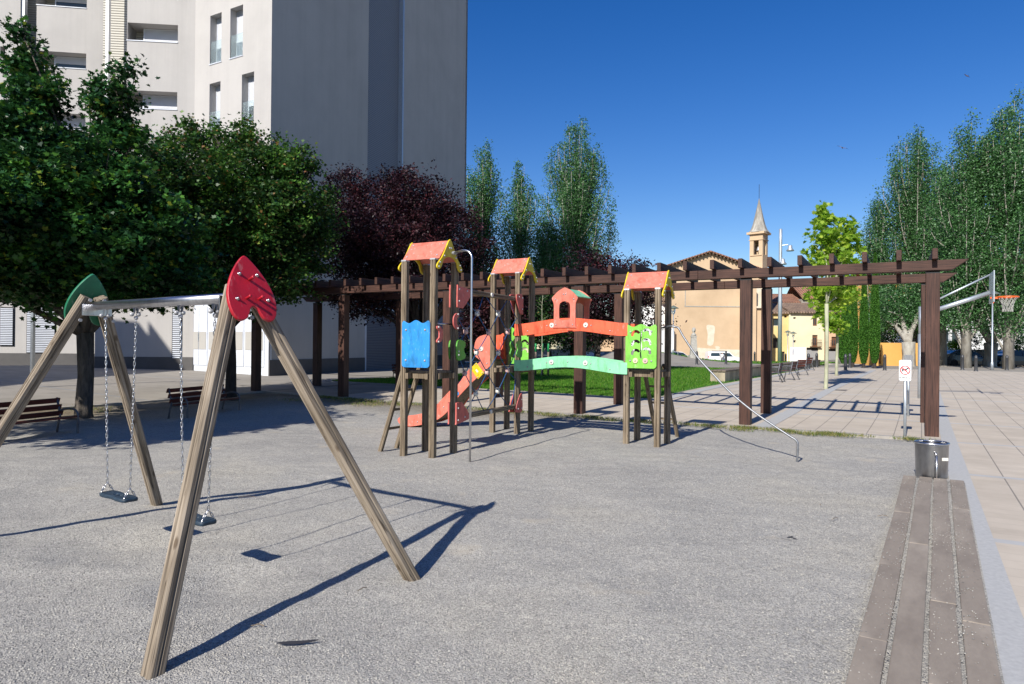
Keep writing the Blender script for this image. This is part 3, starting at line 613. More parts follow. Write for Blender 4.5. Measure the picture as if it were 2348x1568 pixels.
def tower(c, zt, zroof, plat, base=-.1):
    for (i, j) in ((-1, -1), (1, -1), (1, 1), (-1, 1)):
        post(ps, Wp(c, .25*i, .25*j, base), Wp(c, .25*i, .25*j, zt), HP, MT['towood'], X_, 'post', MT['boltm'])
    # platform
    pl = MB(); pl.box((0, 0, 0), (.50, .42, .03), basis(Wp(c, 0, 0, plat), X_, z=Z)); pl.build('platform', MT['deck'], ps)
    m = MB()
    for s in (-1, 1): m.box((0, s*.17, -.055), (.62, .045, .08), basis(Wp(c, 0, 0, plat), X_, z=Z)); m.box((s*.17, 0, -.056), (.045, .60, .078), basis(Wp(c, 0, 0, plat-.002), X_, z=Z))
    m.build('platform_joist', MT['towood'], ps)
    # roof
    for s in (-1, 1):
        M = basis(Wp(c, s*.33, 0, zroof), Y_, Z); gb = panel('gable', [GAB], .022, MT['yellow'], ps, M, .003)
        side = 1 if (Vector((M[0][2], M[1][2], M[2][2])).dot(X_)*s > 0) else -1
        Mb = M @ Matrix.Translation((0, 0, .011*side)) @ (Matrix.Identity(4) if side > 0 else Matrix.Rotation(math.pi, 4, 'Y') @ Matrix.Identity(4))
        q = [(-.018, .15), (.018, .15), (-.14, .03), (.14, .03), (-.24, -.07), (.24, -.07), (-.265, -.13), (.265, -.13)]
        bolts(Mb, q, gb, .014)
    for s in (-1, 1):
        a = Wp(c, 0, s*.012, zroof+.252); b = Wp(c, 0, s*.225, zroof-.015); dn = (b-a); L = dn.length
        M = basis((a+b)/2, X_, -dn if s > 0 else -dn)
        rp = MB().box((0, 0, 0), (.64, L, .018), M).build('roof_panel', MT['salmon'], ps, bevel=.004)
        nn = Vector((M[0][2], M[1][2], M[2][2])); sd = 1 if nn.z > 0 else -1
        Mb = M @ Matrix.Translation((0, 0, .009*sd)) @ (Matrix.Identity(4) if sd > 0 else Matrix.Rotation(math.pi, 4, 'Y'))
        bolts(Mb, [(-.26, L*.33), (.26, L*.33), (-.26, -L*.33), (.26, -L*.33)], rp, .015)
tower(CA, 2.70, 2.735, 1.16); tower(CB, 2.78, 2.815, 1.16); tower(CC, 2.42, 2.46, 1.16)
def wavetop(x0, x1, z0, z1, r=.05):
    n = 40; top = []
    for k in range(n+1):
        t = k/n; x = x1+(x0-x1)*t; a = (t*3) % 1
        e = min(t, 1-t)*3
        z = z1-.042*(.5-.5*math.cos(4*math.pi*t))-(.04*(1-e/.22)**2 if e < .22 else 0)
        top.append((x, z))
    bl_ = []
    for cx, a0 in ((x0+r, 180), (x1-r, 270)):
        for k in range(6): a = R_(a0+90*k/5); bl_.append((cx+r*math.cos(a), z0+r+r*math.sin(a)))
    return top+bl_
def face(c, x, y, z, xd, outn):        # local frame on a face: x right, y up, z outward
    o = Wp(c, x, y, z); M = basis(o, xd, Z)
    if Vector((M[0][2], M[1][2], M[2][2])).dot(outn) < 0: M = basis(o, -xd, Z)
    return M
def arcslot(cx, cy, r, a0, a1, w_, n=9):
    o = []; i = []
    for k in range(n+1): a = R_(a0+(a1-a0)*k/n); o.append((cx+(r+w_)*math.cos(a), cy+(r+w_)*math.sin(a))); i.append((cx+(r-w_)*math.cos(a), cy+(r-w_)*math.sin(a)))
    e1 = [(cx+r*math.cos(R_(a1))+w_*math.cos(R_(a1+90+d)), cy+r*math.sin(R_(a1))+w_*math.sin(R_(a1+90+d))) for d in (-50, 0, 50)] if a1 > a0 else [(cx+r*math.cos(R_(a1))+w_*math.cos(R_(a1-90+d)), cy+r*math.sin(R_(a1))+w_*math.sin(R_(a1-90+d))) for d in (50, 0, -50)]
    return o+e1+i[::-1]
def slots():
    H = []
    for k, y in enumerate((1.775, 1.625, 1.485)):
        H.append(arcslot(-.082, y-.06, .058, 25, 182, .021)); H.append(arcslot(.088, y-.035, .058, 150, -12, .021))
    H.append(smooth2([(-.004, 1.80), (.016, 1.74), (.006, 1.64), (.018, 1.54), (.006, 1.44), (.014, 1.36), (-.008, 1.36), (-.014, 1.44), (-.004, 1.54), (-.014, 1.64), (-.004, 1.74)], 3))
    return H
# blue panel on the near tower
M = face(CA, 0, -.31, 0, X_, -Y_)
pb = panel('side_panel', [wavetop(-.245, .235, 1.22, 1.875)], .02, MT['blue'], ps, M, .004); pb['label'] = 'blue panel with wavy top edge and scratched paint'
bolts(M @ Matrix.Translation((0, 0, .01)), [(-.17, 1.74), (.16, 1.74), (-.17, 1.32), (.16, 1.32)], pb, .017)
for c, yy, on, mat, nmn in ((CC, -.31, -Y_, 'lime', 'lime green panel with curly cut out slots'), (CB, .31, Y_, 'lime', None)):
    M = face(c, 0, yy, 0, X_, on)
    pg = panel('side_panel', [wavetop(-.25, .25, 1.2, 1.885)]+slots(), .02, MT[mat], ps, M, .003)
    if nmn: pg['label'] = nmn
    bolts(M @ Matrix.Translation((0, 0, .01)), [(-.17, 1.76), (.17, 1.77), (-.17, 1.315), (.17, 1.315)], pg, .016)
    for sx, mt in ((-.085, 'cream'), (.075, 'pinkp')):
        Mx = M @ Matrix.Translation((sx, 1.318, .01)); MB().lathe([(.042, 0), (.042, .012), (.038, .016), (.001, .016)], 22, Mx).build('disc', MT[mt], pg); bolts(Mx @ Matrix.Translation((0, 0, .016)), [(0, 0)], pg, .014)
M = face(CB, .31, .0, 0, Y_, X_)
# rails (steel pipes between posts)
def pipe(pts, r=.012, name='handrail', n=10):
    return MB().tube(pts, r, n).build(name, MT['steel'], ps, smooth=True)
for c, z in ((CA, 1.83), (CB, 1.86)):
    pipe([Wp(c, .25, -.21, z), Wp(c, .25, .21, z)])
pipe([Wp(CA, -.25, -.21, 1.83), Wp(CA, -.25, .21, 1.83)])
# fire pole
P1 = D(1040, 575, 9.36); tx = 1080; B0 = Vector((-.546, 9.09, -.1)); tz = 2.80
arc = [Vector((P1.x, P1.y, tz+.0)), Vector((-.66, 9.16, tz+.01))]
for k in range(7):
    a = R_(90*k/6); arc.append(Vector((-.66, 9.16, tz-.11))+Vector((.114*math.sin(a), -.07*math.sin(a), 0))+Z*(.11*math.cos(a)+.01))
arc += [Vector((-.546, 9.09, 1.4)), B0]
pipe(arc, .0155, 'fire_pole', 14)
MB().tube([P1+Z*(tz-P1.z)-X_*.02, P1+Z*(tz-P1.z)+X_*.05], .022, 12).build('pole_flange', MT['boltm'], ps, smooth=True)
# ladders
def ladder(c, yside, xs, foot, zt, horiz):
    tops = []; feet = []
    for s in (-1, 1):
        if horiz == 'x': top = Wp(c, -.30, s*.18, zt); ft = Wp(c, -foot, s*.18, -.1)
        else: top = Wp(c, s*.17, .30, zt); ft = Wp(c, s*.19, foot, -.1)
        post(ps, ft, top, .03, MT['towood'], Y_ if horiz == 'x' else X_, 'ladder_rail'); tops.append(top); feet.append(ft)
    for z in (.32, .60, .88, 1.08):
        t = (z+.1)/(zt+.1); a = feet[0].lerp(tops[0], t); b = feet[1].lerp(tops[1], t)
        MB().box((0, 0, (b-a).length/2), (.035, .03, (b-a).length), axis_m(a, b, Z)).build('rung', MT['towood'], ps)
ladder(CA, 0, 0, .765, 1.25, 'x'); ladder(CC, 0, 0, 1.10, 1.25, 'y')
# bridge
def seg(name, pts, thick, mat, A, B, lab=None, holes=()):
    M = basis(A, (B-A), Z); return panel(name, [pts]+list(holes), thick, mat, ps, M, .003), M
NF = -Y_
def arch(L, zl, zh, rise, n=24):
    f = lambda t: rise*(.5-.5*math.cos(2*math.pi*min(1, max(0, (t-.04)/.92))))**.8
    return [(L*k/n, zl+f(k/n)) for k in range(n+1)]+[(L*k/n, zh+f(k/n)) for k in range(n, -1, -1)]
for s in (-1, 1):
    y = s*.31 if s < 0 else .2
    A = Wp(CB, .22, y, 0); B = Wp(CC, -.22, y, 0); L = (B-A).length
    for (zl, zh, rise, mt, lb) in ((1.10, 1.285, .085, 'mint', 'mint green wavy bridge side board'), (1.70, 1.905, .09, 'orange', 'orange wavy bridge railing board')):
        o, M = seg('bridge_board', arch(L, zl, zh, rise), .024, MT[mt], A, B)
        o['label'] = lb
        nrm = Vector((M[0][2], M[1][2], M[2][2])); sd = 1 if nrm.dot(-Y_) > 0 else -1
        Mb = M @ Matrix.Translation((0, 0, .012*sd)) @ (Matrix.Identity(4) if sd > 0 else Matrix.Rotation(math.pi, 4, 'Y'))
        if s < 0:
            sg2 = 1 if sd > 0 else -1; zc = (zl+zh)/2
            for t in (.355, .655):
                Me = Mb @ Matrix.Translation((sg2*L*t, zc+rise*.82, 0)); MB().lathe([(.041, 0), (.041, .012), (.037, .017), (.001, .017)], 22, Me).build('disc', MT['whitep'], o); bolts(Me @ Matrix.Translation((0, 0, .017)), [(0, 0)], o, .016)
            bolts(Mb, [(sg2*L*.31, zc+rise*.75), (sg2*L*.70, zc+rise*.75), (sg2*L*.13, zc-.02), (sg2*L*.86, zc-.02)]+([(sg2*L*.5, zc+rise)] if mt == 'mint' else []), o, .013)
A = Wp(CB, .27, 0, 0); B = Wp(CC, -.27, 0, 0); L = (B-A).length; m = MB()
for k in range(17):
    t = (k+.5)/17; f = .085*(.5-.5*math.cos(2*math.pi*t))**.8; m.box((L*t, -.055, 1.17+f), (L/17*.88, .44, .03), basis(A, B-A, z=Z))
m.build('bridge_deck', MT['deck'], ps)
# little house on the bridge
HO = smooth2([(-.185, 0), (.185, 0), (.2, .02), (.2, .36), (.235, .46), (.225, .50), (.12, .595), (.02, .645), (-.02, .645), (-.12, .595), (-.225, .50), (-.235, .46), (-.2, .36), (-.2, .02)], 4)
HI = [(-.1+.2*k/6, .11) if False else q for k in range(0)]
hi = [(-.10, .16), (-.08, .125), (0, .115), (.08, .125), (.10, .16), (.10, .34), (.075, .40), (0, .425), (-.075, .40), (-.10, .34)]
for s in (-1, 1):
    y = -.33 if s < 0 else .22
    A = Wp(CB, .25, y, 0); B = Wp(CC, -.25, y, 0); M = basis(A.lerp(B, .47)+Z*1.845, (B-A), Z)
    o = panel('house_front', [HO, smooth2(hi, 4)], .022, MT['salmon'], ps, M, .003); o['label'] = 'salmon red house shaped frame with window hole'
    if s < 0:
        nrm = Vector((M[0][2], M[1][2], M[2][2])); sd = 1 if nrm.dot(-Y_) > 0 else -1
        Mb = M @ Matrix.Translation((0, 0, .011*sd)) @ (Matrix.Identity(4) if sd > 0 else Matrix.Rotation(math.pi, 4, 'Y'))
        bolts(Mb, [(-.02, .54), (.02, .54), (-.17, .46), (.17, .46), (-.155, .04), (.155, .04)], o, .013)
for s in (-1, 1):
    A = Wp(CB, .25, -.055, 0); B = Wp(CC, -.25, -.055, 0); c = A.lerp(B, .47); d = (B-A).normalized(); q = d.cross(Z).normalized()
    a = c+Z*2.475; b = c+d*(s*.22)+Z*2.345; M = basis((a+b)/2, q, b-a); MB().box((0, 0, 0), (.53, (b-a).length, .016), M).build('house_roof', MT['mint'], ps)
# net between the towers
NP = Wp(CA, .25, .25, 0); NQ = Wp(CB, .25, -.25, 0); nd = (NQ-NP).normalized(); nn_ = nd.cross(Z).normalized()
if nn_.dot(X_) < 0: nn_ = -nn_
Mn = basis(NP, nd, Z); Ln = (NQ-NP).length
for z in (2.33, .49):
    for o_ in (-.03,): post(ps, NP+nd*.04+nn_*.0+Z*z, NQ-nd*.04+Z*z, .036, MT['towood'], Z, 'net_beam')
    MB().tube([NP+nd*(Ln*.5)+nn_*.036+Z*z, NP+nd*(Ln*.5)+nn_*.056+Z*z], .033, 18).build('disc', MT['whitep'], ps)
K = {}
kn = [(1909, 1254), (1993, 1257), (1863, 1326), (1954, 1332), (2031, 1329), (1906, 1411), (1993, 1412), (1859, 1494), (1948, 1490), (2030, 1482), (1903, 1575), (1991, 1565)]
for i, (u, v) in enumerate(kn): K[i] = onplane(u*.573, v*.573, NP, nn_)
def rp(a, b, sag=0.01):
    a = Vector(a); b = Vector(b); return MB().tube([a, a.lerp(b, .5)-Z*sag, b], .0075, 6).build('rope', MT['rope'], ps, smooth=True)
tb = lambda t, z: NP+nd*(Ln*t)+Z*z
ed = [(tb(.06, 2.29), K[0]), (tb(.40, 2.29), K[0]), (tb(.45, 2.29), K[1]), (tb(.80, 2.29), K[1]), (K[0], K[2]), (K[0], K[3]), (K[1], K[3]), (K[1], K[4]), (tb(.03, 1.95), K[2]), (tb(.97, 2.0), K[4]), (tb(.84, 2.29), tb(.97, 2.0)),
      (K[2], K[5]), (K[3], K[5]), (K[3], K[6]), (K[4], K[6]), (K[2], tb(.03, 1.5)), (K[4], tb(.97, 1.45)), (tb(.03, 1.5), K[7]), (tb(.97, 1.45), K[9]), (K[5], K[7]), (K[5], K[8]), (K[6], K[8]), (K[6], K[9]),
      (K[7], tb(.03, .95)), (K[7], K[10]), (K[8], K[10]), (K[8], K[11]), (K[9], K[11]), (K[9], tb(.97, .95)), (tb(.97, .95), tb(.9, .53)), (K[10], tb(.14, .53)), (K[10], tb(.42, .53)), (K[11], tb(.48, .53)), (K[11], tb(.83, .53))]
for a, b in ed: rp(a, b)
for i in range(12):
    c = K[i]; mt = ('whitep', 'pinkp')[i in (2, 3, 4, 7, 8, 9)]
    kd = MB().lathe([(.030, -.026), (.036, -.018), (.036, .018), (.030, .026)], 16, axis_m(c, c+nn_, Z) @ Matrix.Diagonal((1.15, 1, 1, 1))).build('knot_disc', MT[mt], ps, smooth=False)
    MB().box((0, 0, 0), (.10, .05, .012), basis(c+Z*.05, nd, z=Z)).build('knot_cap', MT['boltm'], kd)
    bolts(basis(c+nn_*.026, nd, Z) if Vector(basis(c, nd, Z).col[2][:3]).dot(nn_) > 0 else basis(c+nn_*.026, -nd, Z), [(-.014, .004), (.014, .004)], kd, .012, .008)
# coloured corner plates, grips
def plate(name, pts, c, xo, z0, mat, d, off, lab=None, bl=()):
    o_ = Wp(c, *xo, 0)+nn_*off; M = basis(o_+Z*z0, d, Z); p = panel(name, [pts], .022, MT[mat], ps, M, .003)
    sd = 1 if Vector((M[0][2], M[1][2], M[2][2])).dot(nn_) > 0 else -1
    Mb = M @ Matrix.Translation((0, 0, .011*sd)) @ (Matrix.Identity(4) if sd > 0 else Matrix.Rotation(math.pi, 4, 'Y'))
    bolts(Mb, [(sd*x, y) for x, y in bl], p, .014, .012, 'boltw')
    return p
for off in (-.06, .06):
    plate('corner_plate', smooth2([(-.04, .15), (0, .155), (.33, .13), (.355, .10), (.35, .03), (.15, -.14), (.10, -.155), (-.03, -.15), (-.045, -.12)], 3), CA, (.25, .25), 2.225, 'pink', nd, off, bl=((0, .11), (.24, .1), (0, -.06)))
    plate('corner_plate', smooth2([(.05, .15), (-.19, .16), (-.21, .12), (-.20, .06), (-.06, -.15), (.04, -.17), (.06, -.14)], 3), CB, (.25, -.25), 2.245, 'pink', nd, off, bl=((.02, .11), (-.12, .12), (.02, -.08)))
    plate('corner_plate', smooth2([(-.045, -.13), (-.03, -.155), (.30, -.12), (.33, -.09), (.30, 0), (.14, .13), (.10, .15), (-.03, .15), (-.045, .12)], 3), CA, (.25, .25), .565, 'pink', nd, off, bl=((0, .07), (0, -.1), (.2, -.07)))
    plate('corner_plate', smooth2([(.06, -.14), (-.18, -.145), (-.205, -.12), (-.16, 0), (-.04, .14), (.04, .17), (.06, .13)], 3), CB, (.25, -.25), .545, 'pink', nd, off, bl=((.02, .06), (.02, -.09), (-.12, -.09)))
    bf = smooth2([(-.03, -.13), (.17, -.13), (.215, -.075), (.16, 0), (.21, .07), (.16, .13), (-.03, .125)], 4)
    plate('leaf_plate', bf, CA, (.25, .25), 1.465, 'dgreen', nd, off, bl=((0, -.02), (0, -.07)))
    plate('leaf_plate', [(-x*.9, y) for x, y in bf], CB, (.25, -.25), 1.475, 'dgreen', nd, off, bl=((0, -.02), (0, .03)))
moon = [(x*1.25, y*.88) for x, y in smooth2([(0, .13), (.06, .12), (.10, .05), (.10, -.05), (.06, -.12), (0, -.13), (-.005, -.09), (.03, -.05), (.035, 0), (.03, .05), (-.005, .09)], 3)]
plate('grip', moon, CA, (.25, -.25), 1.68, 'pink', Y_, .055, bl=((.02, .1), (.02, -.1)))
plate('grip', [(-x, y) for x, y in moon], CA, (.25, .25), 1.875, 'pink', Y_, .058, bl=((-.02, .1), (-.02, -.1)))
# slide
SD = -X_
SPP = Wp(CB, 0, -.21, 0)
def sl(u, v): p = onplane(u, v, SPP, Y_)-SPP; return (p.dot(SD), p.z)
hd = [(1128, 767.5), (1120, 766.5), (1109, 768), (1097, 773), (1090.5, 782), (1088, 793), (1086.5, 803), (1087.5, 811), (1091, 818), (1097, 822.5), (1101, 828)]
ue = [(1096, 833), (1081, 841), (1064, 861), (1046, 882), (1030, 897), (1015, 913), (1001, 928), (979, 943), (960, 949.5), (942, 952), (922, 955), (914, 958), (912, 964), (916, 971)]
le = [(925, 976), (942, 977.5), (969, 973.5), (985, 970), (1001, 963), (1016, 953), (1029, 940), (1046, 916), (1064, 896), (1081, 878), (1103, 858), (1124, 839), (1133, 830)]
sp = [sl(*q) for q in smooth2(hd+ue+le, 3, True)]
for s in (-1, 1):
    M = basis(Wp(CB, 0, s*.21, 0), SD, Z); o = panel('slide_side', [sp], .024, MT['salmon' if s < 0 else 'orange'], ps, M, .003)
    nrm = Vector((M[0][2], M[1][2], M[2][2])); sd = 1 if nrm.dot(-Y_) > 0 else -1
    Mb = M @ Matrix.Translation((0, 0, .012*sd)) @ (Matrix.Identity(4) if sd > 0 else Matrix.Rotation(math.pi, 4, 'Y'))
    if s < 0:
        qe = sl(1104, 805-5); Me = Mb @ Matrix.Translation((sd*qe[0], qe[1], 0)); MB().lathe([(.042, 0), (.042, .012), (.038, .016), (.001, .016)], 22, Me).build('disc', MT['whitep'], o); bolts(Me @ Matrix.Translation((-.005, -.005, .016)), [(0, 0)], o, .018)
        qe = sl(1049, 902); Me = Mb @ Matrix.Translation((sd*qe[0], qe[1], 0)); MB().lathe([(.038, 0), (.038, .012), (.001, .014)], 22, Me).build('disc', MT['blue'], o); bolts(Me @ Matrix.Translation((0, 0, .014)), [(0, 0)], o, .016)
        bolts(Mb, [(sd*q[0], q[1]) for q in (sl(1117, 833), sl(1082, 866), sl(1018, 933), sl(958, 967))], o, .015); qy = sl(1095, 850)
        yp = MB(); yp.box((0, 0, 0), (.17, .25, .014), Mb @ Matrix.Translation((sd*qy[0], qy[1], .006)) @ Matrix.Rotation(R_(-42*sd), 4, 'Z'))
        y_ = yp.build('info_plate', MT['yellow'], o, bevel=.004); y_['label'] = 'small yellow plate'
        MB().box((0, 0, 0), (.035, .06, .004), Mb @ Matrix.Translation((sd*qy[0], qy[1], .015)) @ Matrix.Rotation(R_(-42*sd), 4, 'Z')).build('sticker', MT['whitep'], y_)
        bolts(Mb @ Matrix.Translation((sd*qy[0], qy[1], .013)) @ Matrix.Rotation(R_(-42*sd), 4, 'Z'), [(-.06, .1), (.06, .1), (-.06, -.1), (.06, -.1)], y_, .012)
ch = [(t, z+.05) for t, z in [sl(*q) for q in smooth2(le, 3, False)][::-1]]; m = MB(); vs = []
for (t, z) in ch: vs += [Wp(CB, -t, -.2, z), Wp(CB, -t, .2, z), Wp(CB, -t, -.2, z-.03), Wp(CB, -t, .2, z-.03)]
fs = []
for k in range(len(ch)-1): o = 4*k; fs += [(o, o+4, o+5, o+1), (o+2, o+3, o+7, o+6)]
m.add(vs, fs).build('slide_chute', MT['towood'], ps, smooth=True)
for s in (-1, 1):                     # slide mouth hood
    MB().box((0, 0, 0), (.05, .03, .56), basis(Wp(CB, -.285, s*.17, 1.42), X_, z=Z)).build('hood', MT['orange'], ps)
# curved side rail on the far tower
rn = Vector((3.93-2.45, 9.4-10.62, 0)).cross(Z).normalized(); rl = [Vector((2.36, 10.95, 1.83))]+[onplane(u, v, Vector((3.93, 9.4, 0)), rn) for u, v in ((1535, 748), (1548, 749.5), (1555, 752), (1561, 762), (1568, 774), (1597, 816.5), (1634, 857.5), (1677, 902.4), (1724, 941.4), (1769, 972.7), (1812, 1001), (1822, 1007), (1828, 1015), (1828.5, 1026), (1827, 1056))]
rl = smooth2([tuple(q) for q in rl]+[(3.93, 9.4, -.1)], 5, False)
MB().tube(rl, .0155, 12).build('sliding_rail', MT['dullsteel'], ps, smooth=True)
# ================================================================ pergola
pg = thing('pergola', 'long dark brown timber pergola over the edge of the paved square', 'pergola', (1.5, 15.1, 0))
P0 = Vector((7.32, 11.89, 0)); PD = Vector((-.872, .49, 0)).normalized(); PN = Vector((.49, .872, 0)).normalized()
PZ = 2.90
for row in (0, 1):
    for t in (0, 3.12, 6.66, 10.2, 13.65, 17.1):
        p = P0+PD*t+PN*(2.45*row); z = T(p.x, p.y)
        o = MB().bx((-.105, -.105, 0), (.105, .105, PZ-.05-z)).build('post', MT['pergola'], pg, Matrix.Translation((p.x, p.y, z)) @ basis((0, 0, 0), PD, z=Z), bevel=.008)
        m = MB(); m.box((0, 0, 0), (.21, .012, .14), basis(Vector((p.x, p.y, PZ+.0)), PD, z=Z)); m.box((0, 0, 0), (.215, .215, .012), basis(Vector((p.x, p.y, PZ-.042)), PD, z=Z)); m.build('post_bracket', MT['dark'], pg)
    a = P0+PD*(-.52)+PN*(2.45*row)+Z*(PZ+.0); b = P0+PD*17.75+PN*(2.45*row)+Z*PZ; L = (b-a).length
    for off in (-.07, .07):
        M = axis_m(a+PN*off, b+PN*off, Z)   # local z along the beam, x up
        nb_ = 4
        for k in range(nb_):
            z0 = L*k/nb_+(.002 if k else 0); z1 = L*(k+1)/nb_-.002
            m = MB(); c0 = .24 if k == 0 else 0; c1 = .24 if k == nb_-1 else 0
            y0, y1 = -.035, .035
            vs = [(0, y0, z0+c0), (.175, y0, z0), (.175, y0, z1), (0, y0, z1-c1), (0, y1, z0+c0), (.175, y1, z0), (.175, y1, z1), (0, y1, z1-c1)]
            m.add(vs, [(0, 1, 2, 3), (7, 6, 5, 4), (0, 4, 5, 1), (1, 5, 6, 2), (2, 6, 7, 3), (3, 7, 4, 0)]); m.build('beam', MT['pergola'], pg, M, bevel=.005)
t = -.02; i = 0
while t < 17.6:
    a = P0+PD*t+PN*(-.3)+Z*(PZ+.178); b = P0+PD*t+PN*(2.45+.3)+Z*(PZ+.178)
    MB().bx((0, -.04, 0), (.18, .04, (b-a).length)).build('rafter', MT['pergola'], pg, axis_m(a, b, Z), bevel=.005)
    t += .535; i += 1
# ================================================================ furniture
def bench(lab, p, az, L=1.45):
    t = thing('park_bench', lab, 'bench', p, 0, 'slatted benches facing the play area'); M = Matrix.Translation(p) @ Matrix.Rotation(-R_(az), 4, 'Z')   # local y along bench, x forward
    def B(name, c, d, rot=0, mat='benchwood'):
        Mx = M @ Matrix.Translation(c) @ Matrix.Rotation(R_(rot), 4, 'Y') @ Matrix.Rotation(R_(90), 4, 'X')
        return MB().box((0, 0, 0), (d[0], d[2], d[1])).build(name, MT[mat], t, Mx, bevel=.008)
    for k, x in enumerate((.08, .19, .30)): B('seat_slat', (x, 0, .315-.012*(2-k)), (.10, L, .03), 3)
    for k in range(3): B('back_slat', (-.03-.035*k, 0, .36+.105*k), (.085, L, .026), -72)
    for s in (-1, 1):
        y = s*(L/2-.05)
        m = MB(); pts = [(.36, y, -.1), (.345, y, .1), (.35, y, .26), (.33, y, .38), (.24, y, .435), (.08, y, .43), (-.03, y, .40)]
        m.tube([M @ Vector(q) for q in smooth2(pts, 4, False)], .018, 8)
        m.tube([M @ Vector(q) for q in [(-.12, y, -.1), (-.06, y, .2), (-.03, y, .32), (-.1, y, .62)]], .018, 8)
        m.tube([M @ Vector(q) for q in [(.34, y, .27), (.15, y, .265), (-.03, y, .27)]], .016, 8); m.build('leg', MT['castiron'], t, smooth=True)
    return t
MT['castiron'] = nm('cast_aluminium', (.13, .135, .15), (.09, .093, .1), 12, .5, .4)
bench('red brown slatted bench in front of the grey tree trunk at the left edge', gp(-7.75, 10.85, -.03), 15)
bench('red brown slatted bench in deep shade behind the heart plated swing leg', gp(-6.62, 14.55, -.02), 14, 1.75)
bench('red brown slatted bench on the shaded pavement behind the slide', gp(-3.9, 27, 0), 60, 1.7)
# plaza armchairs
def armchair(): 
    t = thing('armchair', 'x', 'chair'); wdt = .62
    for k in range(3): MB().box((0, 0, 0), (.085, wdt, .028)).build('seat_slat', MT['benchwood'], t, Matrix.Translation((.07+.1*k, 0, .42-.012*(2-k))), bevel=.006)
    for k in range(3): MB().box((0, 0, 0), (.028, wdt, .09)).build('back_slat', MT['benchwood'], t, Matrix.Translation((-.05-.03*k, 0, .50+.125*k)) @ Matrix.Rotation(R_(-14), 4, 'Y'), bevel=.006)
    for s in (-1, 1):
        y = s*(wdt/2-.0); m = MB()
        m.tube(smooth2([(.42, y, 0), (.36, y, .3), (.33, y, .5), (.26, y, .60), (.1, y, .62), (-.06, y, .60)], 4, False), .02, 8)
        m.tube([(-.24, y, 0), (-.08, y, .32), (-.05, y, .42), (-.13, y, .80)], .022, 8); m.tube([(.36, y, .39), (-.05, y, .40)], .017, 8); m.build('frame', MT['castiron'], t, smooth=True)
    return t
ac = armchair(); first = True
for (u, v, rz, lab) in ((1783, 877, 150, 'red slatted armchair nearest the pergola, partly hidden by its rear post'), (1815, 872, 140, 'red slatted armchair second in the row, overlapping the nearest one'), (1834, 861, 118, 'red slatted armchair third in the row with its back to the square'), (1852, 850, 124, 'red slatted armchair farthest back in the row, in front of a bollard')):
    g = G(u, v, .2)
    if first: ac.location = g; ac.rotation_euler = (0, 0, R_(rz)); ac['label'] = lab; ac['group'] = 'armchairs on the square'; first = False
    else: dup(ac, g, R_(rz), lab, 'armchairs on the square')
# low wall with timber seat
def wall_ab(name, lab, cat, a0, a1, b0, b1, z0, z1, mat, top=None):
    t = thing(name, lab, cat, ab(a0, b0))
    n = max(1, int((b1-b0)/3)); vs = []; fs = []
    for k in range(n+1):
        b = b0+(b1-b0)*k/n; g0 = ab(a0, b).z; vs += [ab(a0, b, z0), ab(a1, b, z0), Vector((*ab(a1, b)[:2], g0+z1)), Vector((*ab(a0, b)[:2], g0+z1))]
    for k in range(n):
        o = 4*k
        for (i, j) in ((0, 1), (1, 2), (2, 3), (3, 0)): fs.append((o+i, o+j, o+4+j, o+4+i))
    fs += [(3, 2, 1, 0), (4*n, 4*n+1, 4*n+2, 4*n+3)]
    MB().add(vs, fs).build('wall', MT[mat], t)
    if top:
        for k in range(4):
            x0 = a0-.05+(a1-a0+.1)*k/4; x1 = x0+(a1-a0+.1)/4-.012; a = ab((x0+x1)/2, b0-.06); b = ab((x0+x1)/2, b1+.06); a.z += z1+.005; b.z += z1+.005
            MB().bx((0, -(x1-x0)/2, 0), (.055, (x1-x0)/2, (b-a).length)).build('seat_board', MT[top], t, axis_m(a, b, Z), bevel=.006)
    return t
MT['wallm'] = nm('stained_wall', (.42, .36, .26), (.2, .17, .12), 1.6, .9, world=True, stretch=(1, 1, .5), bump=.2)
wall_ab('seat_wall', 'long low stained wall topped with timber boards at the lawn edge', 'seat wall', -7.15, -6.58, 27.1, 56, -.2, .43, 'wallm', 'deck')
# sunken plank bench in the foreground
tb_ = thing('plank_bench', 'weathered grey brown plank bench sunk level with the gravel', 'bench', (2.9, 4.5, 0))
n0 = Vector((1.504, 3.05, 0)); n1 = Vector((4.66, 8.1, 0)); d = (n1-n0).normalized(); pr = Vector((d.y, -d.x, 0)); st = n0-d*2.0; LL = (n1-st).length
MT['plank'] = nm('grey_brown_plank', (.31, .265, .215), (.195, .163, .132), 3.2, .8, bump=.3, bscale=40, stretch=(1, 1, .35))
cut = [[0, 2.6, 4.03, 5.85, LL], [0, 1.5, 4.7, 6.5, LL-.0], [0, 2.2, 3.4, 5.9, LL], [0, 3.15, 6.3, LL]]
for k in range(4):
    x0 = .153*k; cs = cut[k]
    for j in range(len(cs)-1):
        a = st+d*(cs[j]+.004)+pr*(x0+.066+random.uniform(-.006, .006)); b = st+d*(cs[j+1]-.004)+pr*(x0+.066+random.uniform(-.006, .006)); zt = .028+random.uniform(-.006, .008)
        MB().bx((-.03, -.066, 0), (.022, .066, (b-a).length)).build('plank', MT['plank'], tb_, axis_m(a+Z*zt, b+Z*zt, Z), bevel=.006)
sa = []
fill = MB(); q0 = st+pr*(-.012); q1 = n1-d*.03+pr*(-.012); wv = pr*.615
fill.add([q0+Z*.033, q0+wv+Z*.033, q1+wv+Z*.033, q1+Z*.033], [(0, 1, 2, 3)]); o = fill.build('gravel_fill', MT['gravel']); struct(o)
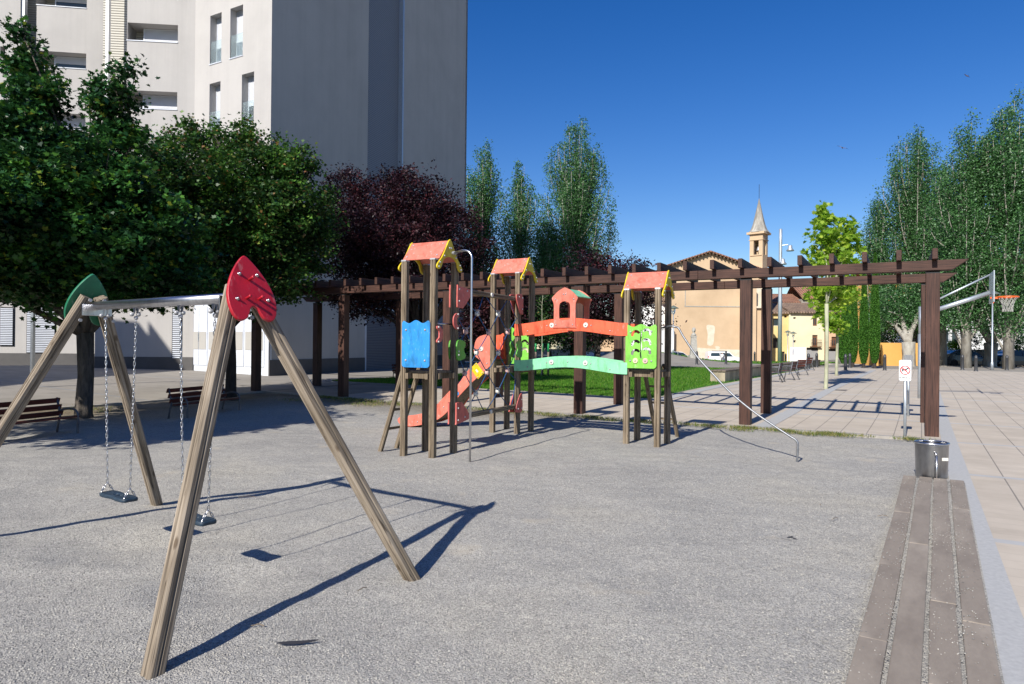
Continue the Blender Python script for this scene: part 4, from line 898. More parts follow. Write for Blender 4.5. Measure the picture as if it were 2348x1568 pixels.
n = 2600; s_ = RNG.uniform(0, LL-.05, n); x_ = np.where(RNG.uniform(size=n) < .5, RNG.choice([.14, .293, .446], n)+RNG.normal(0, .02, n), RNG.uniform(0, .6, n))
cl = RNG.uniform(size=n) < .25; s_[cl] = RNG.choice([5.2, 6.3, 3.9, 4.9, 3.0], cl.sum())+RNG.normal(0, .16, cl.sum())
k = (x_ > 0) & (x_ < .6); s_ = s_[k]; x_ = x_[k]
PT = np.array(st)[None]+np.array(d)[None]*s_[:, None]+np.array(pr)[None]*x_[:, None]; PT[:, 2] = .053
stones('stray_stones', PT, .005, MT['pebble'], 'pale gravel stones scattered over the sunken plank bench')
# steel litter bin
def binthing(name, lab, p, r, h):
    t = thing(name, lab, 'litter bin', p); M = Matrix.Translation(p)
    MB().lathe([(r*.9, -.1), (r*.93, 0), (r, h-.02), (r, h), (r*.96, h), (r*.9, .0), (r*.85, -.08)], 36, M).build('drum', MT['binsteel'], t, smooth=True)
    ring = [p+Vector((math.cos(a)*r, math.sin(a)*r, h)) for a in [2*math.pi*k/36 for k in range(37)]]; MB().tube(ring, .013, 8, False).build('rim', MT['steel'], t, smooth=True)
    m = MB(); q = p+Vector((-.35*r, -.94*r, 0)); m.tube([q+Z*(-.05)-Vector((0, .03, 0)), q+Z*(h*.72)-Vector((0, .03, 0))], .009, 8); m.tube([q+Z*(h*.72)-Vector((0, .03, 0)), q+Z*(h*.8)], .012, 8); m.build('support', MT['steel'], t, smooth=True)
    MB().box((.3*r, -.975*r, h*.62), (.07, .006, .035), M).build('sticker', MT['whitep'], t)
    return t
binthing('litter_bin', 'shiny round stainless steel litter bin at the end of the plank bench', Vector((5.0, 8.12, -.02)), .175, .45)
binthing('litter_bin', 'small dark round litter bin on the pavement behind the nearest tower', gp(-3.05, 24.5), .25, .8)
# signs
def sign(lab, p, ztop, w_, h_, front):
    t = thing('sign_post', lab, 'sign', p)
    MB().tube([p-Z*.1, Vector((p.x, p.y, ztop-.1))], .024, 14).build('post', MT['galv'], t, smooth=True)
    fn = Vector((-.55, -.83, 0)).normalized()*(1 if front else 1); xr = Vector((-fn.y, fn.x, 0)); xr = xr if xr.x > 0 else -xr
    M = basis(Vector((p.x, p.y, ztop-h_/2))+fn*(.032), xr, Z)
    pl = panel('sign_plate', [rrect(-w_/2, -h_/2, w_/2, h_/2, .03)], .006, MT['white' if front else 'dullsteel'], t, M, .001)
    return t, M, pl
p = G(2074, 1004); t, M, pl = sign('white sign with a crossed out dog in a red ring and the words GOSSOS NO', p, 1.345, .182, .36, True)
MT['signred'] = nm('sign_red', (.6, .02, .03), None, 4, .5, lo=0, hi=.1); MT['signblack'] = nm('sign_black', (.03, .03, .035), None, 4, .5); MT['signgrey'] = nm('sign_grey', (.3, .32, .34), None, 4, .5)
MB_ = M @ Matrix.Translation((0, 0, .0034))
panel('ring', [disc(0, .005, .080, 32), disc(0, .005, .064, 32)], .001, MT['signred'], pl, MB_, 0)
MB().box((0, 0, .0012), (.14, .014, .001), MB_ @ Matrix.Translation((0, .005, 0)) @ Matrix.Rotation(R_(-45), 4, 'Z')).build('bar', MT['signred'], pl)
dog = [(-.052, -.035), (-.04, -.035), (-.037, -.012), (-.02, -.006), (.005, -.008), (.012, -.035), (.023, -.035), (.022, 0), (.03, .018), (.05, .022), (.056, .03), (.042, .04), (.034, .05), (.028, .04), (.016, .026), (-.01, .016), (-.035, .016), (-.05, .036), (-.057, .034), (-.046, .008), (-.052, -.012)]
panel('dog_symbol', [[(x, y+.005) for x, y in dog]], .001, MT['signblack'], pl, MB_ @ Matrix.Translation((0, 0, .0004)), 0)
q = M @ Vector((0, .14, .0036)); em = MB()
for (a, b) in ((-.0, .022), (0, -.022), (.026, 0), (-.026, 0), (0, 0)): em.box((a, b, 0), (.018, .016, .001), MB_ @ Matrix.Translation((0, .135, .0006)) @ Matrix.Rotation(R_(45), 4, 'Z') @ Matrix.Scale(.7, 4))
em.build('emblem', MT['signgrey'], pl)
def text(s, size, M, mat, parent, name='lettering', ext=.0006, align='CENTER'):
    cu = bpy.data.curves.new('t', 'FONT'); cu.body = s; cu.size = size; cu.align_x = align; cu.align_y = 'CENTER'; cu.extrude = ext; cu.offset = size*.035
    ob = bpy.data.objects.new('t', cu); C.objects.link(ob); dg = bpy.context.evaluated_depsgraph_get(); me = bpy.data.meshes.new_from_object(ob.evaluated_get(dg)); bpy.data.objects.remove(ob); bpy.data.curves.remove(cu)
    me.materials.clear(); me.materials.append(MT[mat]); return link(name, me, parent, M)
text('GOSSOS NO', .031, MB_ @ Matrix.Translation((0, -.128, .0012)), 'signblack', pl)
p = G(2081.5, 957, .05); t, M, pl = sign('second small sign seen beyond the dog sign, grey back plate on a steel post', p, 1.40, .165, .34, False)
MB().box((0, 0, .02), (.12, .03, .03), M).build('clamp', MT['galv'], t)
# basketball hoop
p = G(2111, 915, .1); bh = thing('basketball_hoop', 'galvanised basketball hoop with long arm, orange ring and white net', 'basketball hoop', p)
MB().tube([p-Z*.1, Vector((p.x, p.y, 1.95))], .088, 20).build('pole', MT['galv'], bh, smooth=True)
MB().tube([Vector((p.x, p.y, 1.95)), Vector((p.x, p.y, 2.75))], .075, 20).build('pole_top', MT['galv'], bh, smooth=True)
AD = X_; q1 = D(2268, 668, p.y-.82)
a0 = Vector((p.x, p.y, 2.52)); tt = (D(2266, 668, p.y-.8)-a0); endp = a0+AD*1.62; endp.z = 3.10
MB().tube([a0, endp], .062, 16).build('arm', MT['galv'], bh, smooth=True)
e2_ = Vector((endp.x, endp.y, 3.60)); MB().tube([Vector((p.x, p.y, 2.73)), e2_], .026, 10).build('stay', MT['galv'], bh, smooth=True)
MB().box((0, 0, 0), (.03, 1.15, .85), basis(endp+AD*.04+Z*.14, AD, z=Z)).build('backboard', MT['galv'], bh, bevel=.01)
rc = endp+AD*.40; rc.z = 2.97; rng = [rc+Vector((math.cos(a)*.24, math.sin(a)*.24, 0)) for a in [2*math.pi*k/28 for k in range(29)]]
MT['hooporange'] = nm('hoop_orange', (.85, .14, .02), None, 4, .4)
m = MB(); m.tube(rng, .022, 8, False); m.box((0, 0, 0), (.2, .16, .05), basis(endp+AD*.1+Z*(2.955-endp.z), AD, z=Z)); m.box((0, 0, 0), (.02, .14, .16), basis(endp+AD*.075+Z*(2.89-endp.z), AD, z=Z)); m.build('ring', MT['hooporange'], bh, smooth=False)
MT['netm'] = nm('net_cord', (.36, .36, .34), None, 5, .8)
m = MB(); nn = 12; rows = [(.22, 0), (.17, -.1), (.135, -.2), (.115, -.3), (.12, -.4)]
for k in range(nn):
    for j in range(4):
        for s in (-1, 1):
            a = 2*math.pi*(k+.5*(j % 2))/nn; b = a+s*math.pi/nn; r0, z0 = rows[j]; r1, z1 = rows[j+1]
            m.tube([rc+Vector((math.cos(a)*r0, math.sin(a)*r0, z0)), rc+Vector((math.cos(b)*r1, math.sin(b)*r1, z1))], .007, 4, False)
m.build('net', MT['netm'], bh)
# bollards
def bollard():
    t = thing('bollard', 'x', 'bollard')
    MB().lathe([(.13, 0), (.125, .03), (.1, .06), (.095, .1), (.09, .82), (.097, .83), (.097, .86), (.088, .87), (.086, .93), (.07, .98), (.04, 1.02), (.001, 1.035)], 18).build('body', MT['bollard'], t, smooth=True)
    return t
bo = bollard(); first = True
BL = [(2028, 850, 'behind the dog sign, left of the basketball pole'), (2206, 848, 'first bollard right of the last pergola post'), (2237, 852, 'stouter looking bollard beside another one, left of the streetlamp'), (2308, 849, 'bollard at the far right in front of a parked car'), (1948, 844, 'right one of the pair in front of the cypresses'), (1938, 850, 'nearly black left one of the pair in front of the cypresses'), (1872, 843, 'bollard just behind the farthest armchair, left of the young tree'), (1853, 847, 'dark bollard hidden behind the farthest armchair'), (1597, 836, 'bollard on the path in front of the white bust'), (1664, 836, 'bollard in front of the white van'), (2119, 850, 'bollard hidden behind the last pergola post')]
for (u, v, lab) in BL:
    g = G(u, v, .15)
    if first: bo.location = g; bo['label'] = 'dark iron bollard '+lab; bo['group'] = 'iron bollards round the square'; first = False
    else: dup(bo, g, 0, 'dark iron bollard '+lab, 'iron bollards round the square')
for (u, Y, lab) in ((1262, 47, 'between the green tipped stakes and the pergola post'), (1312, 47.5, 'just left of the middle pergola post'), (1365, 48, 'right of the middle pergola post, above the mint board'), (1418, 48.5, 'left of the lime green slotted panel'), (1730, 66, 'between the timber seat wall and the church corner'), (1801, 70, 'at the foot of the tall floodlight pole')):
    x = (u-1173.5)/FPX*Y; dup(bo, gp(x, Y), 0, 'dark iron bollard '+lab, 'iron bollards round the square')
# lamps
def lamp(lab, u, Y, h, s=1., grp='park lamps with conical hats'):
    x = (u-1173.5)/FPX*Y; p = gp(x, Y); t = thing('street_lamp', lab, 'street lamp', p, 0, grp)
    MB().lathe([(.09*s, 0), (.085*s, .5), (.055*s, .55), (.045*s, h)], 12, Matrix.Translation(p)).build('pole', MT['galv'], t, smooth=True)
    MB().lathe([(.08*s, h), (.14*s, h+.06), (.2*s, h+.5*s), (.2*s, h+.52*s)], 16, Matrix.Translation(p)).build('lantern', MT['clear'], t, smooth=True)
    MB().lathe([(.06*s, h+.05), (.11*s, h+.1), (.1*s, h+.28*s), (.03*s, h+.3*s)], 12, Matrix.Translation(p)).build('bulb', MT['whitep'], t, smooth=True)
    MB().lathe([(.47*s, h+.5*s), (.46*s, h+.53*s), (.1*s, h+.74*s), (.02*s, h+.78*s)], 20, Matrix.Translation(p)).build('shade', MT['green2'], t, smooth=True)
MT['green2'] = nm('lamp_shade', (.12, .15, .13), None, 5, .5)
lamp('park lamp with conical hat in front of the blind church wall', 1543, 60, 3.55)
lamp('left of two distant park lamps in front of the yellow house', 1805.5, 88, 3.75, .95); lamp('right of two distant park lamps in front of the yellow house', 1818, 91, 3.6, .95)
lamp('tall park lamp standing behind the basketball hoop', 2274.5, 46, 4.6, 1.0)
# flood light mast
x = (1787.5-1173.5)/FPX*66; p = gp(x, 66); fm = thing('floodlight_mast', 'tall pale grey mast with three round floodlights beside the bell tower', 'floodlight mast', p)
MB().lathe([(.2, 0), (.18, 6), (.15, 11.6), (.15, 12.9), (.02, 12.95)], 16, Matrix.Translation(p)).build('pole', MT['galv'], fm, smooth=True)
for (dx, dz, sx) in ((.75, 10.9, 1), (0.05, 9.6, 0), (-.7, 8.7, -1)):
    m = MB(); q = p+Vector((dx*.35, -.25, dz)); m.tube([p+Vector((0, 0, dz+.4)), p+Vector((dx*.8, -.3, dz+.45))], .05, 8); m.build('arm', MT['galv'], fm)
    MB().lathe([(.1, .4), (.18, .34), (.2, .1), (.38, -.16), (.35, -.18), (.15, 0)], 16, Matrix.Translation(p+Vector((dx, -.45, dz)))).build('floodlight', MT['galv'], fm, smooth=True)
# bust on pedestal
p = gp((1590-1173.5)/FPX*58, 58, -.3); bu = thing('bust_statue', 'pale stone bust on a tall tapering pedestal in front of the church wall', 'statue', p)
MT['stone'] = nm('pale_stone', (.42, .41, .37), (.3, .29, .26), 6, .9, bump=.3)
m = MB(); m.box((0, 0, .3), (.75, .6, .6)); m.box((0, 0, 1.35), (.58, .45, 1.5), None, .72); m.box((0, 0, 2.16), (.48, .38, .12)); m.build('pedestal', MT['stone'], bu, Matrix.Translation(p), bevel=.02)
m = MB(); m.lathe([(.17, 2.2), (.22, 2.28), (.19, 2.38), (.09, 2.43), (.085, 2.5), (.13, 2.56), (.16, 2.68), (.155, 2.8), (.1, 2.9), (.01, 2.93)], 16); m.box((0, -.16, 2.66), (.05, .07, .1)); m.build('bust', MT['stone'], bu, Matrix.Translation(p), smooth=True)
# feathers and twigs
ft = MB(); g = G(684, 1480); sp_ = smooth2([(-.11, 0), (-.05, .018), (.03, .014), (.1, .004), (.05, -.012), (-.04, -.016)], 4)
def feather(lab, u, v, az, sc, up):
    g = G(u, v); g.z = .012; t = panel('feather', [[(x*sc, y*sc*.6+.08*x*x*sc*8) for x, y in sp_]], .003, MT['signblack'], None, Matrix.Translation(g) @ Matrix.Rotation(R_(az), 4, 'Z') @ Matrix.Rotation(R_(up), 4, 'X'), 0)
    tag(t, lab, 'feather', None)
feather('long dark feather lying on the gravel in front of the swing leg', 684, 1478, 12, 1.0, 25)
for k, (du, az) in enumerate(((0, 30), (7, 110), (-8, -25))): feather('one of the small dark feathers scattered in a tuft on the open gravel', 1812+du, 1234+k*3, az, .42, 30+20*k)
for o in list(C.objects):
    if o.name.startswith('feather') and 'tuft' in o['label']: o['group'] = 'tuft of small dark feathers'
tw = MB()
for (u, v, az, L) in ((565, 1142, 20, .16), (590, 1440, 5, .07), (1880, 1160, 80, .05), (830, 1355, 60, .08), (3340*.573, 2080*.573, 40, .1), (3530*.573, 2070*.573, 10, .1)):
    g = G(u, v); a = R_(az); dv = Vector((math.cos(a), math.sin(a), 0))*L/2; tw.tube([g-dv+Z*.014, g+Z*.02+Vector((.005, .008, 0)), g+dv+Z*.012], .0028, 5)
tag(tw.build('twigs', MT['towood']), 'thin dry twigs lying loose on the gravel', 'twigs', None, 'stuff')
# tree grates
MT['grate'] = nm('grate', (.13, .11, .10), None, 12, .7)
def grate(u, v, s):
    g = G(u, v, .1); M = basis(g+Z*.012, E1, z=Z); m = MB(); m2 = []
    o = panel('tree_grate', [[(-s, -s), (s, -s), (s, s), (-s, s)], disc(0, 0, s*.42, 20)], .02, MT['grate'], None, M, 0)
    tag(o, 'square iron grate around the foot of the %s young plane tree' % ('nearer' if s > .6 else 'farther'), 'tree grate', 'tree grates in the square')
grate(1893, 893, .66); grate(1917, 862, .6)
# stakes with green tips and sapling
p = gp((1243-1173.5)/FPX*31, 31); sk = []
for i, (u, dY) in enumerate(((1228, 0), (1244, .35), (1257, -.1))):
    Y = 31+dY; q = gp((u-1173.5)/FPX*Y, Y); t = thing('tree_stake', ('left', 'middle', 'right')[i]+' of three wooden stakes with green tips around a sapling', 'stake', q, 0, 'green tipped stakes'); M = Matrix.Translation(q)
    MB().lathe([(.045, -.1), (.045, 1.1)], 10, M).build('stake', MT['deck'], t, smooth=True); MB().lathe([(.047, 1.1), (.047, 1.45), (.03, 1.48)], 10, M).build('tip', MT['gtip'] if 'gtip' in MT else MT.setdefault('gtip', nm('green_tip', (.02, .3, .09), None, 5, .5)), t, smooth=True); sk.append(q)
# ================================================================ buildings
def wallgrid(m, M, x0, x1, z0, z1, ops, dep=.25):      # local x along, y up, z outward
    xs = sorted({x0, x1, *[o[0] for o in ops], *[o[2] for o in ops]}); zs = sorted({z0, z1, *[o[1] for o in ops], *[o[3] for o in ops]})
    xs = [x for x in xs if x0-1e-6 <= x <= x1+1e-6]; zs = [z for z in zs if z0-1e-6 <= z <= z1+1e-6]
    for i in range(len(xs)-1):
        for j in range(len(zs)-1):
            cx = (xs[i]+xs[i+1])/2; cz = (zs[j]+zs[j+1])/2
            if any(o[0] < cx < o[2] and o[1] < cz < o[3] for o in ops): continue
            m.add([(xs[i], zs[j], 0), (xs[i+1], zs[j], 0), (xs[i+1], zs[j+1], 0), (xs[i], zs[j+1], 0)], [(0, 1, 2, 3)], M)
    for (a, b, c, d) in ops:
        for q in (((a, b, 0), (c, b, 0), (c, b, -dep), (a, b, -dep)), ((a, d, 0), (a, d, -dep), (c, d, -dep), (c, d, 0)), ((a, b, 0), (a, b, -dep), (a, d, -dep), (a, d, 0)), ((c, b, 0), (c, d, 0), (c, d, -dep), (c, b, -dep))):
            m.add(q, [(0, 1, 2, 3)], M)
def fbasis(p, q):                       # facade from left p to right q as seen, outward towards the viewer
    p = Vector((p[0], p[1], 0)); q = Vector((q[0], q[1], 0)); M = basis(p, q-p, Z); return M, (q-p).length
# --- apartment block
AP = thing('apartment_building', 'tall pale grey rendered apartment block with narrow recessed windows and a shaded flank', 'building', (-10, 28.1, .2))
HT = 26
c0 = Vector((-10.02, 28.1, 0)); jn = Vector((-14.3, 30.5, 0)); lf_ = Vector((-18.3, 30.09, 0)); far = c0+Vector((.36, 1, 0))*18.8
def win(parent, M, r, dep, kind, sill=True):
    a, b, c, d = r; m = MB(); f = .05
    for q in (((a, b), (c, b+f)), ((a, d-f), (c, d)), ((a, b+f), (a+f, d-f)), ((c-f, b+f), (c, d-f))): m.bx((q[0][0]+.002, q[0][1]+.002, -dep-.03), (q[1][0]-.002, q[1][1]-.002, -dep+.03), M)
    o = m.build('window', MT['white_metal'], parent)
    MB().bx((a+f, b+f, -dep-.02), (c-f, d-f, -dep-.01), M).build('pane', MT['glass'], o)
    zb = b+(d-b)*kind
    if kind < 1: MB().bx((a+f, zb, -dep+.0), (c-f, d-f, -dep+.02), M).build('shutter', MT['shutter'], o)
    if sill: MB().bx((a-.03, b-.035, -dep), (c+.03, b+.004, .03), M).build('sill', MT['white_metal'], o)
    return o
# facade R (lit, between junction and corner)
M, L = fbasis(jn, c0)
def lx(u):                              # local x on facade R under pixel column u
    k = (u-1173.5)/FPX; p = jn; d = (c0-jn).normalized(); return (k*p.y-p.x)/(d.x-k*d.y)
def lz(v, u, M, x): p = M @ Vector((x, 0, 0)); return D(u, v, p.y).z
ops = []; kinds = []
base = [(474, 500, 56, 252, .0), (520, 549, 26, 228, .0), (548, 576, 292, 498, .42), (474, 499, 330, 535, .25)]
for (u0, u1, v0, v1, kd) in base:       # v in source/… of zoom: convert
    x0 = lx(u0); x1 = lx(u1); xm = (x0+x1)/2; um = (u0+u1)/2
    zt = lz(v0*.573, um, M, xm); zb = lz(v1*.573, um, M, xm); ops.append((x0, zb, x1, zt)); kinds.append(kd)
# storeys above and below repeat every 3 m
o2 = []; k2 = []
for (o, kd) in zip(ops, kinds): o2.append(o); k2.append(kd)
zr = ops[0]
for dz, kd, shift in ((-6, .3, .5), (-9, 0, -.2), (3, 0, .3), (6, .4, -.1)):
    o2.append((zr[0]+max(0, shift), zr[1]+dz, zr[2]+max(0, shift), zr[3]+dz)); k2.append(kd)
    o2.append((ops[1][0]+shift*.5+.25, ops[1][1]+dz, ops[1][2]+shift*.5+.25, ops[1][3]+dz)); k2.append(kd)
wm = MB(); wallgrid(wm, M, 0, L, 3.35, HT, o2, .42)
for o, kd in zip(o2, k2):
    win(AP, M, o, .36, kd)
    MB().bx((o[0]+.02, o[1]+.05, -.05), (o[2]-.02, o[1]+1.0, -.035), M).build('balustrade', MT['clear'], AP)
wm.build('wall', MT['stucco'], AP); wm = MB()
# facade L with corner windows and slatted recess
M2, L2 = fbasis(lf_, jn)
# x from lf_ to jn ; concrete from xs
def lx2(u): k = (u-1173.5)/FPX; p = lf_; d = (jn-lf_).normalized(); return (k*p.y-p.x)/(d.x-k*d.y)
xa = lx2(284); xw0 = lx2(283); xw1 = lx2(400)
zwin = []
s1 = lz(91, 360, M2, (xw0+xw1)/2)
for k in range(-4, 4): zwin.append((s1-.0+3.0*k-3*0, s1+.93+3.0*k))
zwin = [(a-.78+.78, b-.22) for a, b in zwin]
opsL = [(xa, z0-.06, xw1, z1+.0) for z0, z1 in zwin if z0 > 3.6]
wallgrid(wm, M2, xa, L2, 3.35, HT, opsL, .9)
sl_ = MB(); sl_.bx((-.3, .3, -.93), (xw1+.1, HT, -.88), M2)
MT['slats'] = slatmat('wall_slats', (.44, .42, .36), (.2, .185, .15), .115)
sl_.build('slatted_wall', MT['slats'], AP)
MB().bx((xa-.02, 3.35, -.88), (xa-.0, HT, -.01), M2).build('wall_edge', MT['stucco'], AP)
MB().bx((lx2(231), .3, -.3), (lx2(238), HT, -.1), M2).build('white_profile', MT['white'], AP)
for i, (z0, z1) in enumerate([z for z in zwin if z[0] > 3.6]):
    win(AP, M2, (lx2(309), z0-.04, xw1-.01, z1-.01), .55, (0, .62, 0, .1, .55)[i % 5] if i % 5 else .0, False)
    MB().bx((xa-.03, z0-.1, -.55), (xw1, z0-.062, .03), M2).build('sill', MT['white_metal'], AP)
wm.build('wall', MT['stucco'], AP); wm = MB()
# second unit, set back to the left
k_ = lambda u, Y: Vector(((u-1173.5)/FPX*Y, Y, 0))
u2r = k_(230, 33.7); u2l = k_(-160, 32.6); M3, L3 = fbasis(u2l, u2r)
def lx3(u): k = (u-1173.5)/FPX; p = u2l; d = (u2r-u2l).normalized(); return (k*p.y-p.x)/(d.x-k*d.y)
zw3 = [(a+.02, b) for a, b in zwin]
ops3 = [(lx3(74), a-.04, lx3(190), b+.02) for a, b in zw3 if a > 3.6]+[(lx3(-8), a+.2, lx3(4), b+.1) for a, b in zw3 if a > 3.6]
wallgrid(wm, M3, lx3(75), L3+1.3, 3.3, HT, [o for o in ops3 if o[0] > lx3(60)], .9)
wm.build('wall', MT['stucco'], AP); wm = MB()
wallgrid(wm, M3, 0, lx3(38), 3.3, HT, [o for o in ops3 if o[0] < lx3(30)], .4)
MB().bx((lx3(38)-1.2, 3.3, -.95), (lx3(190)+.1, HT, -.9), M3).build('slatted_wall', MT['slats'], AP)
MB().bx((lx3(38), .3, -.3), (lx3(46), HT, -.06), M3).build('white_profile', MT['white'], AP)
for i, (a, b) in enumerate([z for z in zw3 if z[0] > 3.6]):
    win(AP, M3, (lx3(104), a-.02, lx3(190)-.02, b), .55, (.6, 0, .3, .5)[i % 4], False)
    MB().bx((lx3(74), a-.08, -.55), (lx3(190), a-.042, .03), M3).build('sill', MT['white_metal'], AP)
wm.build('wall', MT['stucco'], AP)
# flank in shade
M4, L4 = fbasis(c0, far)
tq = lambda u: ((u-1173.5)/FPX*c0.y-c0.x)/(.36-(u-1173.5)/FPX)*math.hypot(.36, 1)
x1, x2 = tq(838), tq(918)
fl = MB(); wallgrid(fl, M4, 0, x1, .1, HT, []); wallgrid(fl, M4, x2, L4, 3.4, HT, []); wallgrid(fl, M4, tq(930), L4, .1, 3.4, [])
fl.bx((L4-.25, .1, -8), (L4, HT, -.0), M4); fl.build('flank_wall', MT['stucco'], AP)
MB().bx((x1, 3.35, -.30), (x2, HT, -.22), M4).build('slatted_flank', MT['slatsd'] if 'slatsd' in MT else MT.setdefault('slatsd', slatmat('flank_slats', (.24, .25, .27), (.12, .125, .14), .1)), AP)
MB().bx((x2-.12, 3.35, -.22), (x2, HT, .05), M4).build('profile', MT['galv'], AP)
for q0, q1 in (((0.02, .0, 0.0), (x1-.1, .82, .035)), ((tq(925), 0, 0), (L4, .85, .035))): MB().bx(q0, q1, M4).build('plinth', MT['plinth'], AP)
g = MB().bx((x1+.05, .12, -.12), (x2-.25, 3.3, -.06), M4).build('garage_door', MT['garage'], AP)
m = MB(); m.bx((x1-.1, .1, -.12), (x1+.05, 3.4, .02), M4); m.bx((x2-.25, .1, -.12), (tq(930), 3.4, .02), M4); m.bx((x1-.1, 3.3, -.12), (x2+.1, 3.42, .025), M4); m.build('door_frame', MT['white_metal'], g)
# ground floor, facade R: white metal doors with louvres
m = MB(); m.bx((0, .1, -.16), (L, 3.35, -.1), M); m.build('ground_floor_panel', MT['white_metal'], AP)
xd = [lx(u) for u in (433, 472, 517, 556, 603)]
MT['louvre'] = slatmat('door_louvre', (.48, .46, .42), (.3, .29, .27), .04)
for k in range(4):
    a, b = xd[k]+.03, xd[k+1]-.03
    dr = MB().bx((a, .52, -.1), (b, 3.1, -.07), M).build('metal_door', MT['white_metal'], AP, bevel=.004)
    mid = (a+b)/2
    for (p_, q_) in ((a+.06, mid-.03), (mid+.03, b-.06)): MB().bx((p_, 1.22, -.07), (q_, 2.0, -.055), M).build('louvre', MT['louvre'], dr)
    MB().bx((mid-.02, 1.6, -.07), (mid+.02, 1.95, -.03), M).build('handle', MT['galv'], dr)
    MB().bx((mid-.006, .55, -.072), (mid+.006, 3.08, -.066), M).build('door_gap', MT['dark'], dr)
# ground floor, left facades
zb0 = .2
for q0, q1, MM in (((-.1, .1, -.1), (L2+.05, 3.35, -.04), M2), ((lx3(130), .1, -.08), (L3+1.0, 3.3, -.02), M3), ((0, .1, -.08), (lx3(62), 3.3, -.02), M3)): MB().bx(q0, q1, MM).build('ground_floor_wall', MT['stucco'], AP)
for q0, q1, MM in (((-.1, .1, -.04), (L2+.03, .86, -.01), M2), ((0, .1, -.02), (L3+.9, .92, .01), M3)): MB().bx(q0, q1, MM).build('plinth', MT['plinth'], AP)
def louv(M, a, b, z0, z1, y):
    lo_ = MB(); n = int((z1-z0)/.085)
    for k in range(n): lo_.box(((a+b)/2, z0+(k+.5)*(z1-z0)/n, y), (b-a, .055, .05), M @ Matrix.Rotation(0, 4, 'X'))
    o = lo_.build('louvre_panel', MT['white_metal'], AP); MB().bx((a-.05, z0-.05, y-.08), (b+.05, z1+.05, y-.04), M).build('louvre_frame', MT['dark'], o); return o
louv(M3, lx3(63), lx3(126), .95, 3.15, .05); louv(M2, lx2(396), lx2(414), .8, 3.0, .02); louv(M3, lx3(2), lx3(30), 1.3, 3.1, .05)
rf = MB(); rf.ext([(p.x, p.y) for p in (u2l, u2r, lf_, jn, c0, far, far+Vector((-14, 4, 0)), Vector((-30, 52, 0)))], HT, HT+.4); rf.build('roof', MT['concrete'], AP)
# lamp post at far left
p = gp((75-1173.5)/FPX*19.5, 19.5); t = thing('pole', 'slim grey pole rising into the tree crown at the left edge', 'pole', p); MB().lathe([(.06, 0), (.055, 4.6)], 12, Matrix.Translation(p)).build('shaft', MT['galv'], t, smooth=True); MB().lathe([(.25, 4.6), (.2, 4.75), (.05, 4.9)], 14, Matrix.Translation(p)).build('lamp_head', MT['galv'], t)
# neighbouring block out of frame, it shades the pavement on the left
nb = thing('apartment_building', 'neighbouring grey block outside the frame whose shadow covers the left pavement', 'building', (-36, 2, 0))
wn = MB(); Mx, Lx = fbasis((-24.5, 16.5), (-24.5, -12)); 
opn = [(2+4*i, 1.5+3*j, 3.2+4*i, 3+3*j) for i in range(6) for j in range(4)]
Mx = basis(Vector((-24.5, 16.5, 0)), Vector((0, -1, 0)), Z); Mx = Mx if Vector(Mx.col[2][:3]).x > 0 else basis(Vector((-24.5, -12, 0)), Vector((0, 1, 0)), Z)
wallgrid(wn, Mx, 0, 28.5, 0, 14, opn, .2); wn.build('wall', MT['stucco'], nb); MB().bx((-40, -12, 0), (-24.9, 16.5, 13.9)).build('side_walls', MT['stucco'], nb)
for o in opn: win(nb, Mx, o, .15, .4, False)
# --- tile roofs
def tilemat(name, c1, c2, c3, ax=(1, 0), pitch=.24):
    m, t, b = newmat(name); b.inputs['Roughness'].default_value = .9; b.inputs['Specular IOR Level'].default_value = .2
    g = N(t, 'ShaderNodeNewGeometry').outputs['Position']; d = N(t, 'ShaderNodeVectorMath', operation='DOT_PRODUCT'); d.inputs[1].default_value = (ax[0], ax[1], 0); t.links.new(g, d.inputs[0])
    nz = N(t, 'ShaderNodeTexNoise'); nz.inputs['Scale'].default_value = 1.3; nz.inputs['Detail'].default_value = 8; nz.inputs['Roughness'].default_value = .75; t.links.new(g, nz.inputs[0])
    c = ramp(t, nz.outputs['Fac'], [(.33, c3), (.48, c2), (.62, c1)])
    dv = N(t, 'ShaderNodeMath', operation='MULTIPLY'); dv.inputs[1].default_value = 2*math.pi/pitch; t.links.new(d.outputs['Value'], dv.inputs[0]); sn = N(t, 'ShaderNodeMath', operation='SINE'); t.links.new(dv.outputs[0], sn.inputs[0])
    t.links.new(c, b.inputs['Base Color'])
    bp = N(t, 'ShaderNodeBump'); bp.inputs['Distance'].default_value = .07; t.links.new(sn.outputs[0], bp.inputs['Height']); t.links.new(bp.outputs[0], b.inputs['Normal'])
    return m
MT['tile'] = tilemat('old_tiles', (.30, .21, .15), (.22, .155, .115), (.12, .09, .07), (1, .12), .42)
MT['tiler'] = tilemat('red_tiles', (.34, .17, .11), (.26, .135, .09), (.16, .09, .07), (1, .12), .42)
MT['ochre'] = nm('ochre_render', (.57, .42, .27), (.46, .33, .205), .22, .92, world=True, lo=.3, hi=.6, bump=.1, bscale=8, det=9)
MT['cream_r'] = nm('cream_render', (.74, .67, .46), (.66, .59, .40), .4, .9, world=True)
MT['yellow_r'] = nm('yellow_render', (.72, .55, .25), (.62, .47, .2), .5, .9, world=True)
MT['orange_r'] = nm('orange_render', (.68, .37, .10), (.60, .32, .08), .5, .9, world=True)
MT['peach_r'] = nm('peach_render', (.68, .46, .29), None, .6, .9, world=True)
MT['palewall'] = nm('white_render', (.74, .74, .72), (.64, .64, .62), .5, .9, world=True)
MT['patch'] = nm('bare_plaster', (.66, .60, .48), (.58, .5, .38), 1.5, .9)
MT['stonew'] = nm('rubble_wall', (.30, .22, .13), (.13, .10, .07), 2.2, .95, world=True, bump=.8, bscale=6, bdist=.1)
